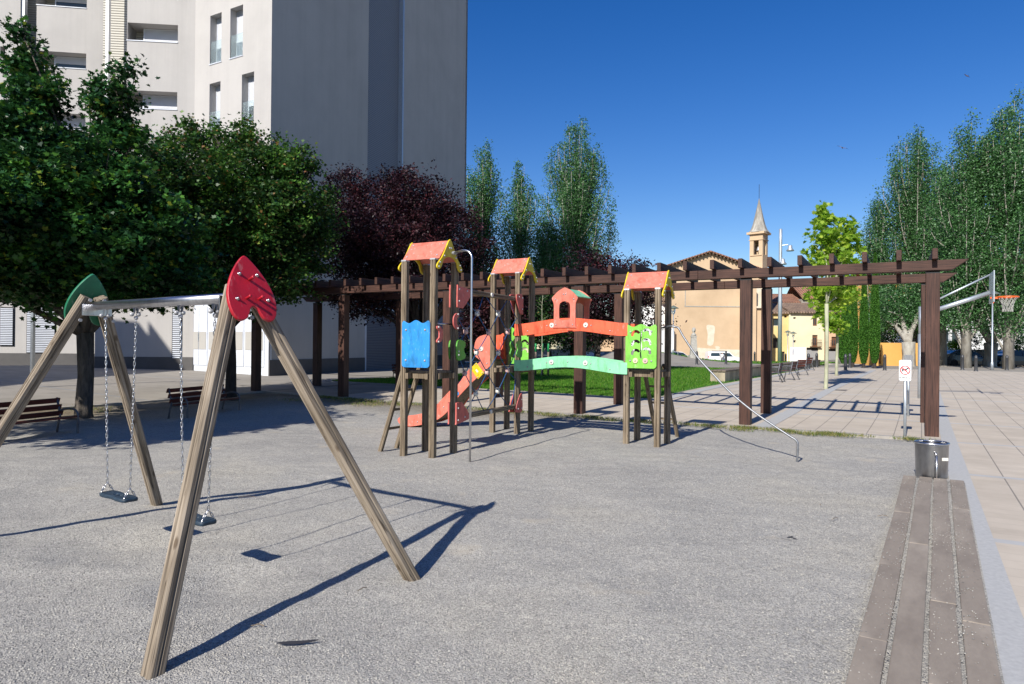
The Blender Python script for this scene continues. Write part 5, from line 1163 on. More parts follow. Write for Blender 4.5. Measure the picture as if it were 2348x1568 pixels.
MT['woodbr'] = nm('brown_joinery', (.16, .07, .035), None, 5, .6)
MT['cornice'] = nm('dark_eaves', (.14, .10, .07), None, 5, .8)
# --- church
CH = thing('church', 'ochre rendered church with shallow tiled gable and slender bell tower', 'church', (28, 100, -.9))
Yc = 100.
def px(u): return (u-1173.5)/FPX*Yc
def pz(u, v, Y=Yc): return D(u, v, Y).z
xL = px(1538); xR = px(1755); xP = px(1624); xE = px(1738); zP = pz(1624, 579); zL = pz(1541, 607); zE = zP-(zP-zL)*(xE-xP)/(xP-xL)
m = MB(); m.add([(xL, Yc, -2), (xE, Yc, -2), (xE, Yc, zE), (xP, Yc, zP), (xL, Yc, zL), (xL, Yc+22, -2), (xE, Yc+22, -2), (xE, Yc+22, zE), (xP, Yc+22, zP), (xL, Yc+22, zL)], [(0, 1, 2, 3, 4), (1, 6, 7, 2), (9, 8, 7, 6, 5), (0, 4, 9, 5)])
m.build('wall', MT['ochre'], CH)
m = MB()
for (xa_, za_, xb_, zb_) in ((xP, zP, xL-.9, zL-.3), (xP, zP, xE+.5, zE-.15)):
    m.add([(xa_, Yc-.7, za_+.05), (xb_, Yc-.7, zb_+.05), (xb_, Yc+22.5, zb_+.05), (xa_, Yc+22.5, za_+.05), (xa_, Yc-.7, za_+.24), (xb_, Yc-.7, zb_+.22), (xb_, Yc+22.5, zb_+.22), (xa_, Yc+22.5, za_+.24)], [(0, 1, 2, 3), (7, 6, 5, 4), (0, 4, 5, 1), (1, 5, 6, 2), (3, 2, 6, 7)])
rf = m.build('roof', MT['tiler'], CH)
m = MB()
for k in range(26):
    t_ = k/25; x = xL-.5+(xE-xL+.6)*t_; zz = zP-(zP-zL)*abs(x-xP)/(xP-xL); m.box((x, Yc-.33, zz-.1), (.16, .64, .2))
m.build('rafter_ends', MT['cornice'], CH)
m = MB(); m.bx((px(1568), Yc-.06, pz(1568, 703)), (px(1697), Yc, pz(1568, 701))); m.bx((px(1569), Yc-.05, pz(1568, 700)), (px(1570.5), Yc, pz(1568, 662))); m.build('string_course', MT['stone'], CH)
m = MB()
for (u0, u1, v0, v1) in ((1621, 1638, 745, 790), (1593, 1601, 806, 816), (1640, 1651, 793, 802)):
    pts = smooth2([(px(u0), pz(u0, v1)), (px(u0+1), pz(u0, (v0+v1)/2)), (px(u0-2), pz(u0, v0+2)), (px((u0+u1)/2), pz(u0, v0)), (px(u1), pz(u0, v0+4)), (px(u1-1), pz(u0, (v0+v1)/2)), (px(u1-4), pz(u0, v1))], 3)
    m.add([(x, Yc-.012, z) for x, z in pts], [tuple(range(len(pts)))])
m.build('bare_patches', MT['patch'], CH)
m = MB(); pts = [(px(1582), -2), (px(1582), pz(1590, 802)), (px(1600), pz(1600, 797)), (px(1640), pz(1640, 800)), (px(1700), pz(1700, 802)), (px(1735), pz(1735, 806)), (px(1735), -2)]; m.add([(x, Yc-.02, z) for x, z in pts], [tuple(range(len(pts)))]); m.build('bare_plaster_base', MT['patch'], CH)
# pilaster & recessed side part to the right
m = MB(); m.bx((px(1700), Yc-1.1, -2), (px(1727), Yc-.3, pz(1715, 662))); m.bx((px(1727), Yc-.6, -2), (px(1757), Yc-.2, pz(1740, 706))); m.build('pilaster', MT['ochre'], CH)
m = MB(); m.bx((px(1728), Yc-.1, pz(1740, 706)), (px(1756), Yc+3, pz(1740, 655))); m.bx((px(1724), Yc-1.0, pz(1740, 707)), (px(1758), Yc-.1, pz(1740, 703))); m.build('side_wall', MT['patch'], CH)
# bell tower
ty = Yc+1.5; cx = (1737.5-1173.5)/FPX*ty; tw_ = 1.95; zt_ = pz(1732, 537, ty); zo0, zo1 = pz(1732, 585, ty), pz(1732, 552, ty)
MTW = Matrix.Translation((cx, ty, 0)) @ Matrix.Rotation(R_(-42), 4, 'Z'); ow = tw_*.2; h_ = tw_/2; tw = MB()
for k in range(4):
    Mk = MTW @ Matrix.Rotation(R_(90*k), 4, 'Z') @ Matrix.Translation((-h_, -h_, 0)) @ Matrix.Rotation(R_(90), 4, 'X'); wallgrid(tw, Mk, 0, tw_, 0, zt_, [(h_-ow, zo0, h_+ow, zo1)], .3)
tt_ = tw.build('bell_tower', MT['ochre'], CH)
m = MB(); m.bx((-h_-.35, -h_-.35, zt_-.1), (h_+.35, h_+.35, zt_+.22), MTW); m.bx((-h_-.1, -h_-.1, zt_-1.0), (h_+.1, h_+.1, zt_-.88), MTW); m.bx((-h_+.1, -h_-.12, zo0-.18), (h_-.1, -h_, zo0-.02), MTW); m.build('cornice', MT['ochre'], tt_)
MT['spire'] = nm('spire_stone', (.42, .40, .35), (.2, .185, .16), 1.6, .9, stretch=(1, 1, .25), bump=.3)
zc = zt_+.22; prof = [(h_+.38, zc), (h_+.05, zc+.5), (h_*.82, zc+1.2), (h_*.6, zc+2.2), (h_*.4, zc+3.2), (h_*.2, zc+4.2), (.03, zc+5.1)]
MB().lathe([(r*1.12, z) for r, z in prof], 8, MTW @ Matrix.Rotation(R_(22.5), 4, 'Z')).build('spire', MT['spire'], tt_)
MB().tube([(cx, ty, zc+5.0), (cx, ty, zc+7.2)], .035, 6).build('finial', MT['dark'], tt_)
MB().lathe([(.36, zo0+.65), (.3, zo0+.8), (.22, zo0+1.15), (.1, zo0+1.3)], 14, Matrix.Translation((cx, ty, 0))).build('bell', MT['boltm'], tt_, smooth=True)
x = px(1665); z = pz(1665, 583); m = MB(); m.bx((x-.04, Yc+8, z-1.5), (x+.04, Yc+8.1, pz(1665, 567))); m.bx((x-.45, Yc+8, pz(1665, 573)), (x+.45, Yc+8.1, pz(1665, 573)+.09)); m.build('cross', MT['dark'], CH)
# --- generic town house
def house(name, lab, u0, u1, Y, ve, vb, wall, roof, wins=(), ridge=None, dep=9, base=None, over=.5, rise=1.6, skirt=None):
    x0 = (u0-1173.5)/FPX*Y; x1 = (u1-1173.5)/FPX*Y; ze = D((u0+u1)/2, ve, Y).z; zb = base if base is not None else -1.5
    t = thing(name, lab, 'house', ((x0+x1)/2, Y, zb)); M = basis(Vector((x0, Y, 0)), Vector((1, 0, 0)), Z)
    def R(w): a, b, c, d = w[:4]; um = (a+c)/2; return ((a-1173.5)/FPX*Y-x0, D(um, d, Y).z, (c-1173.5)/FPX*Y-x0, D(um, b, Y).z)
    rs = [R(w) for w in wins]; m = MB(); wallgrid(m, M, 0, x1-x0, zb, ze, rs, .3)
    m.bx((x0, Y+.31, zb), (x1, Y+dep, ze-.02)) ; m.build('wall', MT[wall], t)
    if roof:
        m = MB(); a = ze; b = ze+rise
        m.add([(x0-over*.3, Y-over, a-.08), (x1+over*.3, Y-over, a-.08), (x1+over*.3, Y+dep/2, b), (x0-over*.3, Y+dep/2, b), (x0-over*.3, Y-over, a+.12), (x1+over*.3, Y-over, a+.12), (x1+over*.3, Y+dep/2, b+.2), (x0-over*.3, Y+dep/2, b+.2), (x0, Y+dep, a), (x1, Y+dep, a)], [(0, 1, 2, 3), (7, 6, 5, 4), (0, 4, 5, 1), (1, 5, 6, 2), (0, 3, 7, 4), (7, 8, 9, 6)])
        m.build('roof', MT[roof], t)
    for w, r in zip(wins, rs):
        k = w[4] if len(w) > 4 else 'win'; a, b, c, d = r
        if k == 'win': win(t, M, r, .22, 1, False)
        elif k == 'door':
            o = MB().bx((a, b, -.25), (c, d, -.2), M).build('door', MT['woodbr'], t); MB().bx((a+(c-a)*.2, b+.2, -.2), (a+(c-a)*.42, d-.3, -.19), M).build('pane', MT['glass'], o); MB().bx((a+(c-a)*.58, b+.2, -.2), (a+(c-a)*.8, d-.3, -.19), M).build('pane', MT['glass'], o)
        elif k == 'wdoor': o = MB().bx((a, b, -.1), (c, d, -.05), M).build('door', MT['white'], t); MB().bx((a+(c-a)*.25, b+1.2, -.05), (a+(c-a)*.42, d-.35, -.04), M).build('pane', MT['dark'], o); MB().bx((a+(c-a)*.58, b+1.2, -.05), (a+(c-a)*.75, d-.35, -.04), M).build('pane', MT['dark'], o)
        elif k == 'garage': MB().bx((a, b, -.25), (c, d-.35, -.2), M).build('garage_door', MT['shut2'], t); MB().bx((a, d-.35, -.28), (c, d, -.24), M).build('lintel', MT['dark'], t)
        elif k == 'dark': MB().bx((a, b, -.28), (c, d, -.24), M).build('opening', MT['dark'], t)
        elif k == 'balc':
            o = MB().bx((a, b, -.25), (c, d, -.2), M).build('door', MT['woodbr'], t)
            for q in (.18, .56): MB().bx((a+(c-a)*q, b+.2, -.2), (a+(c-a)*(q+.26), d-.45, -.19), M).build('pane', MT['glass'], o)
            m = MB(); m.bx((a-.4, b-.1, .002), (c+.4, b, .5), M); m.bx((a-.4, b+.95, .46), (c+.4, b+1.0, .5), M)
            for q in range(13): m.bx((a-.4+(c-a+.78)*q/12, b, .47), (a-.38+(c-a+.78)*q/12, b+.97, .49), M)
            m.build('balcony', MT['woodbr'], t)
    return t, M, x0
MT['shut2'] = slatmat('grey_roller_door', (.33, .33, .33), (.2, .2, .2), .14)
Yh = 104
house('town_house', 'deep yellow town house with a barred window, right beside the church flank', 1752, 1809.5, Yh+.6, 718, 840, 'yellow_r', 'tile', [(1772, 775, 1786, 798, 'dark'), (1790, 806, 1799, 835, 'dark'), (1772, 730, 1787, 747, 'win'), (1797, 722.5, 1803, 728, 'dark')])
t_, Mh, x0h = house('town_house', 'cream town house with brown balcony doors above a wide grey garage door', 1810, 1889.5, Yh, 717, 840, 'cream_r', 'tile', [(1863, 724, 1873, 747, 'door'), (1862, 768, 1874, 794, 'balc'), (1818, 727, 1824, 731, 'dark'), (1818, 780, 1824, 785, 'dark'), (1849, 797, 1876, 828, 'garage'), (1815, 804, 1827, 828, 'wdoor')])
MB().bx(((1811-1173.5)/FPX*Yh-x0h, -1.5, .002), ((1848-1173.5)/FPX*Yh-x0h, D(1830, 796, Yh).z, .03), Mh).build('whitewashed_base', MT['white'], t_); 
house('town_house', 'peach coloured town house with brown shutters behind the young plane trees', 1890, 1960, Yh+.4, 717, 840, 'peach_r', 'tile', [(1906, 772, 1918, 795, 'balc'), (1893, 800, 1925, 828, 'garage')])
house('town_house', 'red tiled upper house showing over the cream house roof', 1838, 1905, Yh+9, 685, 720, 'concrete', 'tiler', [], rise=2.6, dep=8)
house('town_house', 'low red tiled roofs between the church and the upper house', 1752, 1836, Yh+10, 694, 720, 'concrete', 'tiler', [], rise=1.6, dep=8)
house('town_house', 'tiled house with small balcony behind the far wooden tower', 1440, 1545, 103, 694, 840, 'palewall', 'tile', [(1498, 714, 1512, 746, 'win')], rise=1.5)
m_t, Mq, _x = house('lean_to', 'lower lean to wall with sloping coping left of the church', 1485, 1545, 99, 752, 840, 'palewall', None, [])
house('town_house', 'orange rendered house glimpsed through the right hand poplars', 2010, 2180, 84, 642, 835, 'orange_r', 'tiler', [(2032, 700, 2044, 735, 'win'), (2098, 690, 2110, 725, 'win')], rise=1.6)
house('town_house', 'tall orange house behind the poplars at the right edge', 2190, 2420, 88, 612, 835, 'orange_r', 'tiler', [(2220, 660, 2234, 700, 'win'), (2330, 660, 2346, 700, 'win')], rise=1.6)
house('town_house', 'white house with wide window and balcony behind the hoop', 2118, 2500, 72, 690, 835, 'palewall', None, [(2162, 757, 2178, 785, 'win'), (2182, 757, 2198, 800, 'win'), (2290, 740, 2310, 775, 'win')])
house('town_house', 'low flat roofed orange house end beside the cypresses', 2009, 2113, 54, 786, 835, 'orange_r', None, [(2014, 802, 2020, 834, 'dark')], dep=2)
house('town_house', 'pale house glimpsed under the plum trees, left of the middle pergola post', 1180, 1330, 84, 745, 835, 'cream_r', 'tiler', [(1210, 775, 1222, 800, 'win'), (1290, 775, 1302, 800, 'win')])
house('town_house', 'low salmon house behind the plum trees, right of the middle pergola post', 1335, 1440, 88, 770, 835, 'peach_r', 'tiler', [(1360, 790, 1372, 810, 'win')])
def lowwall(lab, u0, u1, Y0, Y1, z0, z1, mat, th=.35, name='garden_wall'):
    a = Vector(((u0-1173.5)/FPX*Y0, Y0, 0)); b = Vector(((u1-1173.5)/FPX*Y1, Y1, 0)); t = thing(name, lab, 'wall', (a+b)/2); M = basis(a, b-a, Z)
    MB().bx((0, z0, -th), ((b-a).length, z1, 0), M).build('masonry', MT[mat], t, bevel=.02); MB().bx((-.05, z1, -th-.06), ((b-a).length+.05, z1+.07, .06), M).build('coping', MT['concrete'], t); return t
lowwall('rough brown stone garden wall behind the parked cars on the right', 2116, 2500, 60, 61, -.5, 1.42, 'stonew')
lowwall('pale low concrete wall behind the green tipped stakes', 1215, 1330, 56, 56, 0, 1.15, 'concrete')
lowwall('pale bluish low wall behind the plum trees right of the middle post', 1340, 1480, 62, 62, -.3, .95, 'palewall')
m_t = house
# ================================================================ vehicles
MT['carw'] = nm('white_car_paint', (.80, .81, .82), None, 3, .25, coat=.6, lo=0, hi=.1); MT['card'] = nm('dark_car_paint', (.02, .022, .03), None, 3, .25, coat=.8); MT['carr'] = nm('dark_red_paint', (.12, .015, .02), None, 3, .25, coat=.8); MT['tyre'] = nm('tyre', (.02, .02, .02), None, 5, .85)
def car(name, lab, p, rz, mat, prof, Wd, win_, wh=.32, xs=(.8, 3.4), cat='car'):
    t = thing(name, lab, cat, (p.x, p.y, p.z)); M = Matrix.Translation(p) @ Matrix.Rotation(rz, 4, 'Z') @ Matrix.Translation((-2.1, 0, 0))
    pr = smooth2(prof, 3); vs = []; fs = []; n = len(pr); zb = .95
    for s in (-1, 1):
        for (x, z) in pr:
            ins = max(0, (z-zb))*.22; vs.append((x, s*(Wd/2-ins), z))
    fs = [list(range(n)), list(range(n, 2*n))[::-1]]+[(i, n+i, n+(i+1) % n, (i+1) % n) for i in range(n)]
    o = MB().add(vs, fs, M).build('body', MT[mat], t, bevel=.03)
    for s in (-1, 1):
        for w in win_:
            q = [(x, s*(Wd/2-max(0, z-zb)*.22+.006), z) for x, z in w]; MB().add(q, [tuple(range(len(q)))], M).build('window', MT['glass'], t)
        for x in xs:
            Mw = M @ Matrix.Translation((x, s*(Wd/2-.09), wh)) @ Matrix.Rotation(R_(90), 4, 'X'); wl = MB().lathe([(wh*.65, -.1), (wh*.97, -.1), (wh, -.07), (wh, .07), (wh*.97, .1), (wh*.65, .1)], 20, Mw).build('wheel', MT['tyre'], t, smooth=False)
            MB().lathe([(wh*.64, -.09), (wh*.64, .09)], 14, Mw).build('rim', MT['galv'], wl)
    return t, M
VAN = [(.05, .25), (4.35, .25), (4.42, .6), (4.38, .9), (4.2, 1.02), (3.55, 1.12), (3.0, 1.62), (2.7, 1.78), (2.2, 1.82), (.3, 1.82), (.08, 1.7), (.02, 1.1), (0, .6)]
VW = [[(.35, 1.15), (1.55, 1.15), (1.55, 1.6), (.45, 1.6), (.33, 1.4)], [(1.62, 1.15), (2.25, 1.15), (2.25, 1.6), (1.62, 1.6)], [(2.4, 1.12), (3.35, 1.12), (2.9, 1.58), (2.4, 1.62)]]
p = gp((1655-1173.5)/FPX*93, 93); v, Mv = car('van', 'white passenger van parked along the church wall, its front cut off by a pergola post', Vector((p.x, p.y, -.92)), 0, 'carw', VAN, 1.85, VW, .33, (.85, 3.55), 'van')
MB().bx((.5, -.75, 1.80), (2.6, -.7, 1.88), Mv).build('roof_rail', MT['dark'], v); MB().bx((-.01, -.9, .85), (.06, -.75, 1.2), Mv).build('tail_light', MT['signred'], v)
CARP = [(.1, .22), (4.15, .22), (4.22, .5), (4.15, .72), (3.9, .84), (3.1, .93), (2.55, 1.32), (2.1, 1.44), (1.2, 1.43), (.55, 1.15), (.1, .98), (.02, .6)]
CW = [[(.85, .98), (1.75, .98), (1.75, 1.36), (1.25, 1.36)], [(1.82, .98), (2.95, .95), (2.45, 1.32), (1.82, 1.37)]]
p = Vector(((1556-1173.5)/FPX*90, 90, -.62)); car('parked_car', 'white hatchback half hidden behind the grassy mound left of the bust', p, 0, 'carw', CARP, 1.75, CW)
for (u, Y, z, mt, lab) in ((2208, 57.5, .02, 'card', 'dark car parked by the stone wall between two bollards'), (2335, 57, .02, 'card', 'dark car at the far right edge, cut off by the frame'), (2066, 56, -.15, 'carr', 'dark red car showing behind the dog sign by the orange wall')):
    car('parked_car', lab, Vector(((u-1173.5)/FPX*Y, Y, z)), 0, mt, CARP, 1.75, CW)
car('parked_car', 'dark car in shade seen through the climbing net', Vector(((1072-1173.5)/FPX*50, 50, .15)), .2, 'card', CARP, 1.75, CW)
# ================================================================ person by the van: leaning in a white shirt
MT['shirt'] = nm('white_shirt', (.75, .72, .72), None, 5, .8); MT['skin'] = nm('skin', (.45, .25, .17), None, 5, .6); MT['trouser'] = nm('grey_trousers', (.16, .16, .18), None, 5, .8); MT['hair'] = nm('grey_hair', (.3, .28, .26), None, 5, .8)
def skinned(name, chains, mat, parent, M):
    V = []; Ed = []; Rr = []; key = {}
    for ch in chains:
        prev = None
        for (x, y, z, r) in ch:
            k = (round(x, 3), round(y, 3), round(z, 3))
            if k not in key: key[k] = len(V); V.append((x, y, z)); Rr.append(r)
            if prev is not None: Ed.append((prev, key[k]))
            prev = key[k]
    me = bpy.data.meshes.new(name); me.from_pydata(V, Ed, []); me.materials.append(mat); o = link(name, me, parent, M)
    sk_ = o.modifiers.new('s', 'SKIN'); sv = me.skin_vertices[0].data
    for i, r in enumerate(Rr): sv[i].radius = (r, r)
    sv[0].use_root = True; o.modifiers.new('u', 'SUBSURF').levels = 2; o.modifiers['u'].render_levels = 2; o.modifiers['u'].subdivision_type = 'CATMULL_CLARK'; return o
pp = Vector(((1655.5-1173.5)/FPX*91.2, 91.2, -.95)); pe = thing('person', 'person in a white shirt bending into the open door of the white van', 'person', pp); M = Matrix.Translation(pp) @ Matrix.Rotation(R_(-20), 4, 'Z')
skinned('body', [[(0, 0, .95, .15), (-.03, .0, 1.05, .15)], [(0, 0, .95, .15), (-.1, 0, .88, .1), (-.11, -.02, .5, .075), (-.11, .03, .1, .05), (-.11, -.1, .04, .045)], [(0, 0, .95, .15), (.1, 0, .88, .1), (.11, -.02, .5, .075), (.11, .03, .1, .05), (.11, -.1, .04, .045)]], MT['trouser'], pe, M)
skinned('shirt', [[(0, 0, 1.0, .15), (0, .1, 1.2, .17), (0, .24, 1.38, .17), (0, .33, 1.43, .08)], [(0, .24, 1.38, .17), (-.2, .28, 1.36, .075), (-.27, .4, 1.15, .055)], [(0, .24, 1.38, .17), (.2, .28, 1.36, .075), (.27, .4, 1.15, .055)]], MT['shirt'], pe, M)
skinned('head', [[(0, .33, 1.43, .06), (0, .4, 1.5, .085), (0, .44, 1.6, .095), (0, .44, 1.66, .06)]], MT['skin'], pe, M); skinned('arm', [[(-.27, .4, 1.15, .045), (-.24, .58, 1.05, .035), (-.24, .66, 1.03, .03)]], MT['skin'], pe, M); skinned('arm', [[(.27, .4, 1.15, .045), (.24, .58, 1.05, .035), (.24, .66, 1.03, .03)]], MT['skin'], pe, M)
skinned('hair', [[(0, .41, 1.61, .085), (0, .42, 1.67, .07)]], MT['hair'], pe, M)
# ================================================================ trees
LM = lambda n, c, **k: leafmat(n, c, **k)
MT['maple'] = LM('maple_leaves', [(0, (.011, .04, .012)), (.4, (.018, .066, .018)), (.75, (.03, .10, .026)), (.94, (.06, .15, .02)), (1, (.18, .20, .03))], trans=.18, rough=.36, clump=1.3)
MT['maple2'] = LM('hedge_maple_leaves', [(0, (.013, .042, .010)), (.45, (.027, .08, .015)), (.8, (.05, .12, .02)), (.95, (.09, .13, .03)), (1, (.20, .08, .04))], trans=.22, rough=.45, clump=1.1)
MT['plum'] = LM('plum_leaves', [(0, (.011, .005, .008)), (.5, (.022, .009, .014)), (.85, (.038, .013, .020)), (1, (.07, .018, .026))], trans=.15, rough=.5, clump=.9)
MT['poplar'] = LM('poplar_leaves', [(0, (.035, .10, .03)), (.5, (.065, .165, .05)), (.85, (.11, .24, .085)), (1, (.28, .38, .27))], trans=.33, rough=.4)
MT['plane'] = LM('plane_leaves', [(0, (.12, .24, .02)), (.5, (.23, .38, .035)), (1, (.42, .52, .07))], trans=.5, rough=.45)
MT['cypress'] = LM('cypress_scales', [(0, (.02, .075, .008)), (.5, (.042, .135, .013)), (1, (.075, .19, .02))], trans=.15, rough=.7)
MT['darkleaf'] = LM('dark_evergreen', [(0, (.008, .025, .008)), (.6, (.018, .05, .014)), (1, (.05, .11, .02))], trans=.15)
def lob(u, v, Y, ru, rv, ry):          # lobe given where it is seen, its distance and its size in metres
    p = D(u, v, Y); return (p.x, p.y, p.z, ru, ry, rv)
def seg_(u, v, Y, w, h, d=None):
    s = Y/FPX; return lob(u, v, Y, w/2*s, h/2*s, (d or w/2*s*1.0))
def XY(u, Y): return ((u-1173.5)/FPX*Y)
# big dark maple, left
b1 = gp(XY(193, 13.7), 13.7, -.02)
L1 = [seg_(52, 80, 14.3, 34, 80), seg_(60, 140, 14.3, 84, 100), seg_(85, 220, 14, 110, 110), seg_(20, 300, 13.2, 150, 190), seg_(105, 375, 13.4, 180, 200), seg_(285, 170, 14.2, 44, 60), seg_(228, 210, 14.6, 50, 56), seg_(262, 250, 14, 92, 100), seg_(275, 320, 14, 90, 110), seg_(215, 420, 13, 220, 200), seg_(-50, 420, 13.5, 260, 300), seg_(40, 540, 12.6, 300, 230), seg_(230, 560, 12.9, 280, 220), seg_(350, 520, 13.6, 200, 220), seg_(120, 650, 13.2, 330, 130), seg_(330, 655, 14.0, 260, 110), seg_(-60, 640, 13, 240, 130), seg_(160, 480, 15.5, 360, 260), seg_(60, 350, 15, 160, 200), seg_(420, 610, 14.6, 130, 150), (-9.5, 10.9, 3.6, 1.3, 1.3, .9), (-9.2, 12.2, 4.0, 1.2, 1.2, 1.0)]
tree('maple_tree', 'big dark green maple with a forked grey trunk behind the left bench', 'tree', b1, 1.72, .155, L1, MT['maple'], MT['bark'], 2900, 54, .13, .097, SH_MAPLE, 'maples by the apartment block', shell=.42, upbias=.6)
b2 = gp(XY(530, 18.5), 18.5)
L2_ = [seg_(440, 295, 19, 34, 60), seg_(400, 320, 19, 30, 50), seg_(500, 300, 18.6, 34, 60), seg_(565, 300, 18.6, 40, 60), seg_(630, 335, 18.4, 36, 60), seg_(690, 350, 18.4, 34, 50), seg_(722, 385, 18.4, 44, 50), seg_(740, 450, 18.4, 50, 44), seg_(350, 335, 18.8, 40, 60), seg_(450, 330, 19, 130, 110), seg_(380, 370, 18.5, 130, 110), seg_(560, 350, 18.5, 140, 110), seg_(620, 380, 18, 160, 110), seg_(670, 400, 18.5, 90, 100), seg_(470, 430, 17.5, 280, 180), seg_(620, 480, 17.6, 260, 180), seg_(520, 560, 17.4, 330, 190), seg_(420, 610, 18.5, 220, 180), seg_(660, 590, 18.2, 200, 150), seg_(560, 650, 18, 300, 130), seg_(600, 520, 19.8, 330, 260), seg_(440, 500, 19.8, 260, 260), seg_(725, 520, 18.6, 70, 160)]
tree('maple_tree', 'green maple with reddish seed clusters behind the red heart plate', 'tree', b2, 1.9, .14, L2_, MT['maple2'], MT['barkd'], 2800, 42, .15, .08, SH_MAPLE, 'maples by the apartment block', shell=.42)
# purple plums
b0 = gp(-9.6, 7.3, -.05)
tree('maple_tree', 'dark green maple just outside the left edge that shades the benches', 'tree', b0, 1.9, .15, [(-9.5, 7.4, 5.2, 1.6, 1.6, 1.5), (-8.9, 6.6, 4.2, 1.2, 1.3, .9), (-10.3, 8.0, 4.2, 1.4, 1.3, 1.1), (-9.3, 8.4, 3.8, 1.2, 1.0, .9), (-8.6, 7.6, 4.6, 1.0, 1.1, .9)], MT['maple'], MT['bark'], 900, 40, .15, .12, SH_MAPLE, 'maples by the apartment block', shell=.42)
b3 = gp(XY(960, 23.2), 23.2)
L3_ = [seg_(790, 400, 22.8, 34, 40), seg_(760, 425, 22.8, 40, 40), seg_(890, 400, 22.6, 36, 50), seg_(935, 400, 22.4, 40, 50), seg_(985, 430, 22.4, 40, 40), seg_(1050, 480, 22.6, 50, 44), seg_(735, 470, 22.4, 40, 40), seg_(1110, 560, 22.8, 40, 40), seg_(800, 440, 23, 140, 110), seg_(905, 430, 23, 130, 100), seg_(950, 455, 22.5, 190, 130), seg_(1010, 500, 23, 170, 120), seg_(790, 520, 22.5, 170, 170), seg_(880, 540, 21.8, 230, 180), seg_(1010, 570, 22.2, 200, 160), seg_(1085, 600, 23, 110, 130), seg_(800, 610, 22.5, 180, 130), seg_(940, 640, 22.5, 280, 110), seg_(900, 560, 24.5, 330, 230), seg_(820, 690, 21.6, 130, 90), seg_(1060, 660, 23.5, 140, 90), seg_(870, 700, 22.4, 160, 80)]
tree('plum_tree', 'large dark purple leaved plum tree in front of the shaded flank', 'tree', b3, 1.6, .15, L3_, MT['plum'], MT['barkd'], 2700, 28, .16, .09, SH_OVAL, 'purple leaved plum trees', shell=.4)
for (u, Y, lobs, lab) in ((1370, 39, [seg_(1345, 605, 39, 110, 80), seg_(1410, 620, 39, 120, 80), seg_(1380, 670, 38, 220, 130), seg_(1460, 680, 39, 120, 120), seg_(1330, 700, 39, 130, 130), seg_(1400, 740, 39, 240, 110), seg_(1450, 650, 39.5, 130, 120)], 'purple plum tree beyond the lawn, right of the bridge house'), (1160, 36, [seg_(1120, 700, 36, 110, 120), seg_(1165, 690, 36, 110, 130), seg_(1100, 750, 36, 90, 80)], 'small purple plum tree beyond the lawn, behind the middle wooden tower')):
    tree('plum_tree', lab, 'tree', gp(XY(u, Y), Y), 1.4, .14, lobs, MT['plum'], MT['barkd'], 1300, 17, .26, .15, SH_OVAL, 'purple leaved plum trees', shell=.4)
for (u, Y, lobs, lab) in ((1215, 44, [seg_(1200, 700, 44, 120, 120), seg_(1250, 715, 44, 110, 110), seg_(1225, 760, 44, 150, 70), seg_(1280, 730, 44, 80, 120)], 'dark leafy tree beyond the lawn behind the bridge house'), (1310, 46, [seg_(1300, 720, 46, 110, 150), seg_(1330, 760, 46, 110, 90)], 'dark leafy tree beyond the lawn left of the purple plum'), (1120, 42, [seg_(1100, 735, 42, 60, 70), seg_(1130, 750, 42, 70, 70), seg_(1090, 790, 42, 50, 50)], 'bright green bush tree seen through the climbing net')):
    tree('broadleaf_tree', lab, 'tree', gp(XY(u, Y), Y), 1.2, .16, lobs, MT['darkleaf' if 'dark' in lab else 'maple2'], MT['barkd'], 700, 16, .3, .17, SH_OVAL, 'trees beyond the lawn', shell=.4)
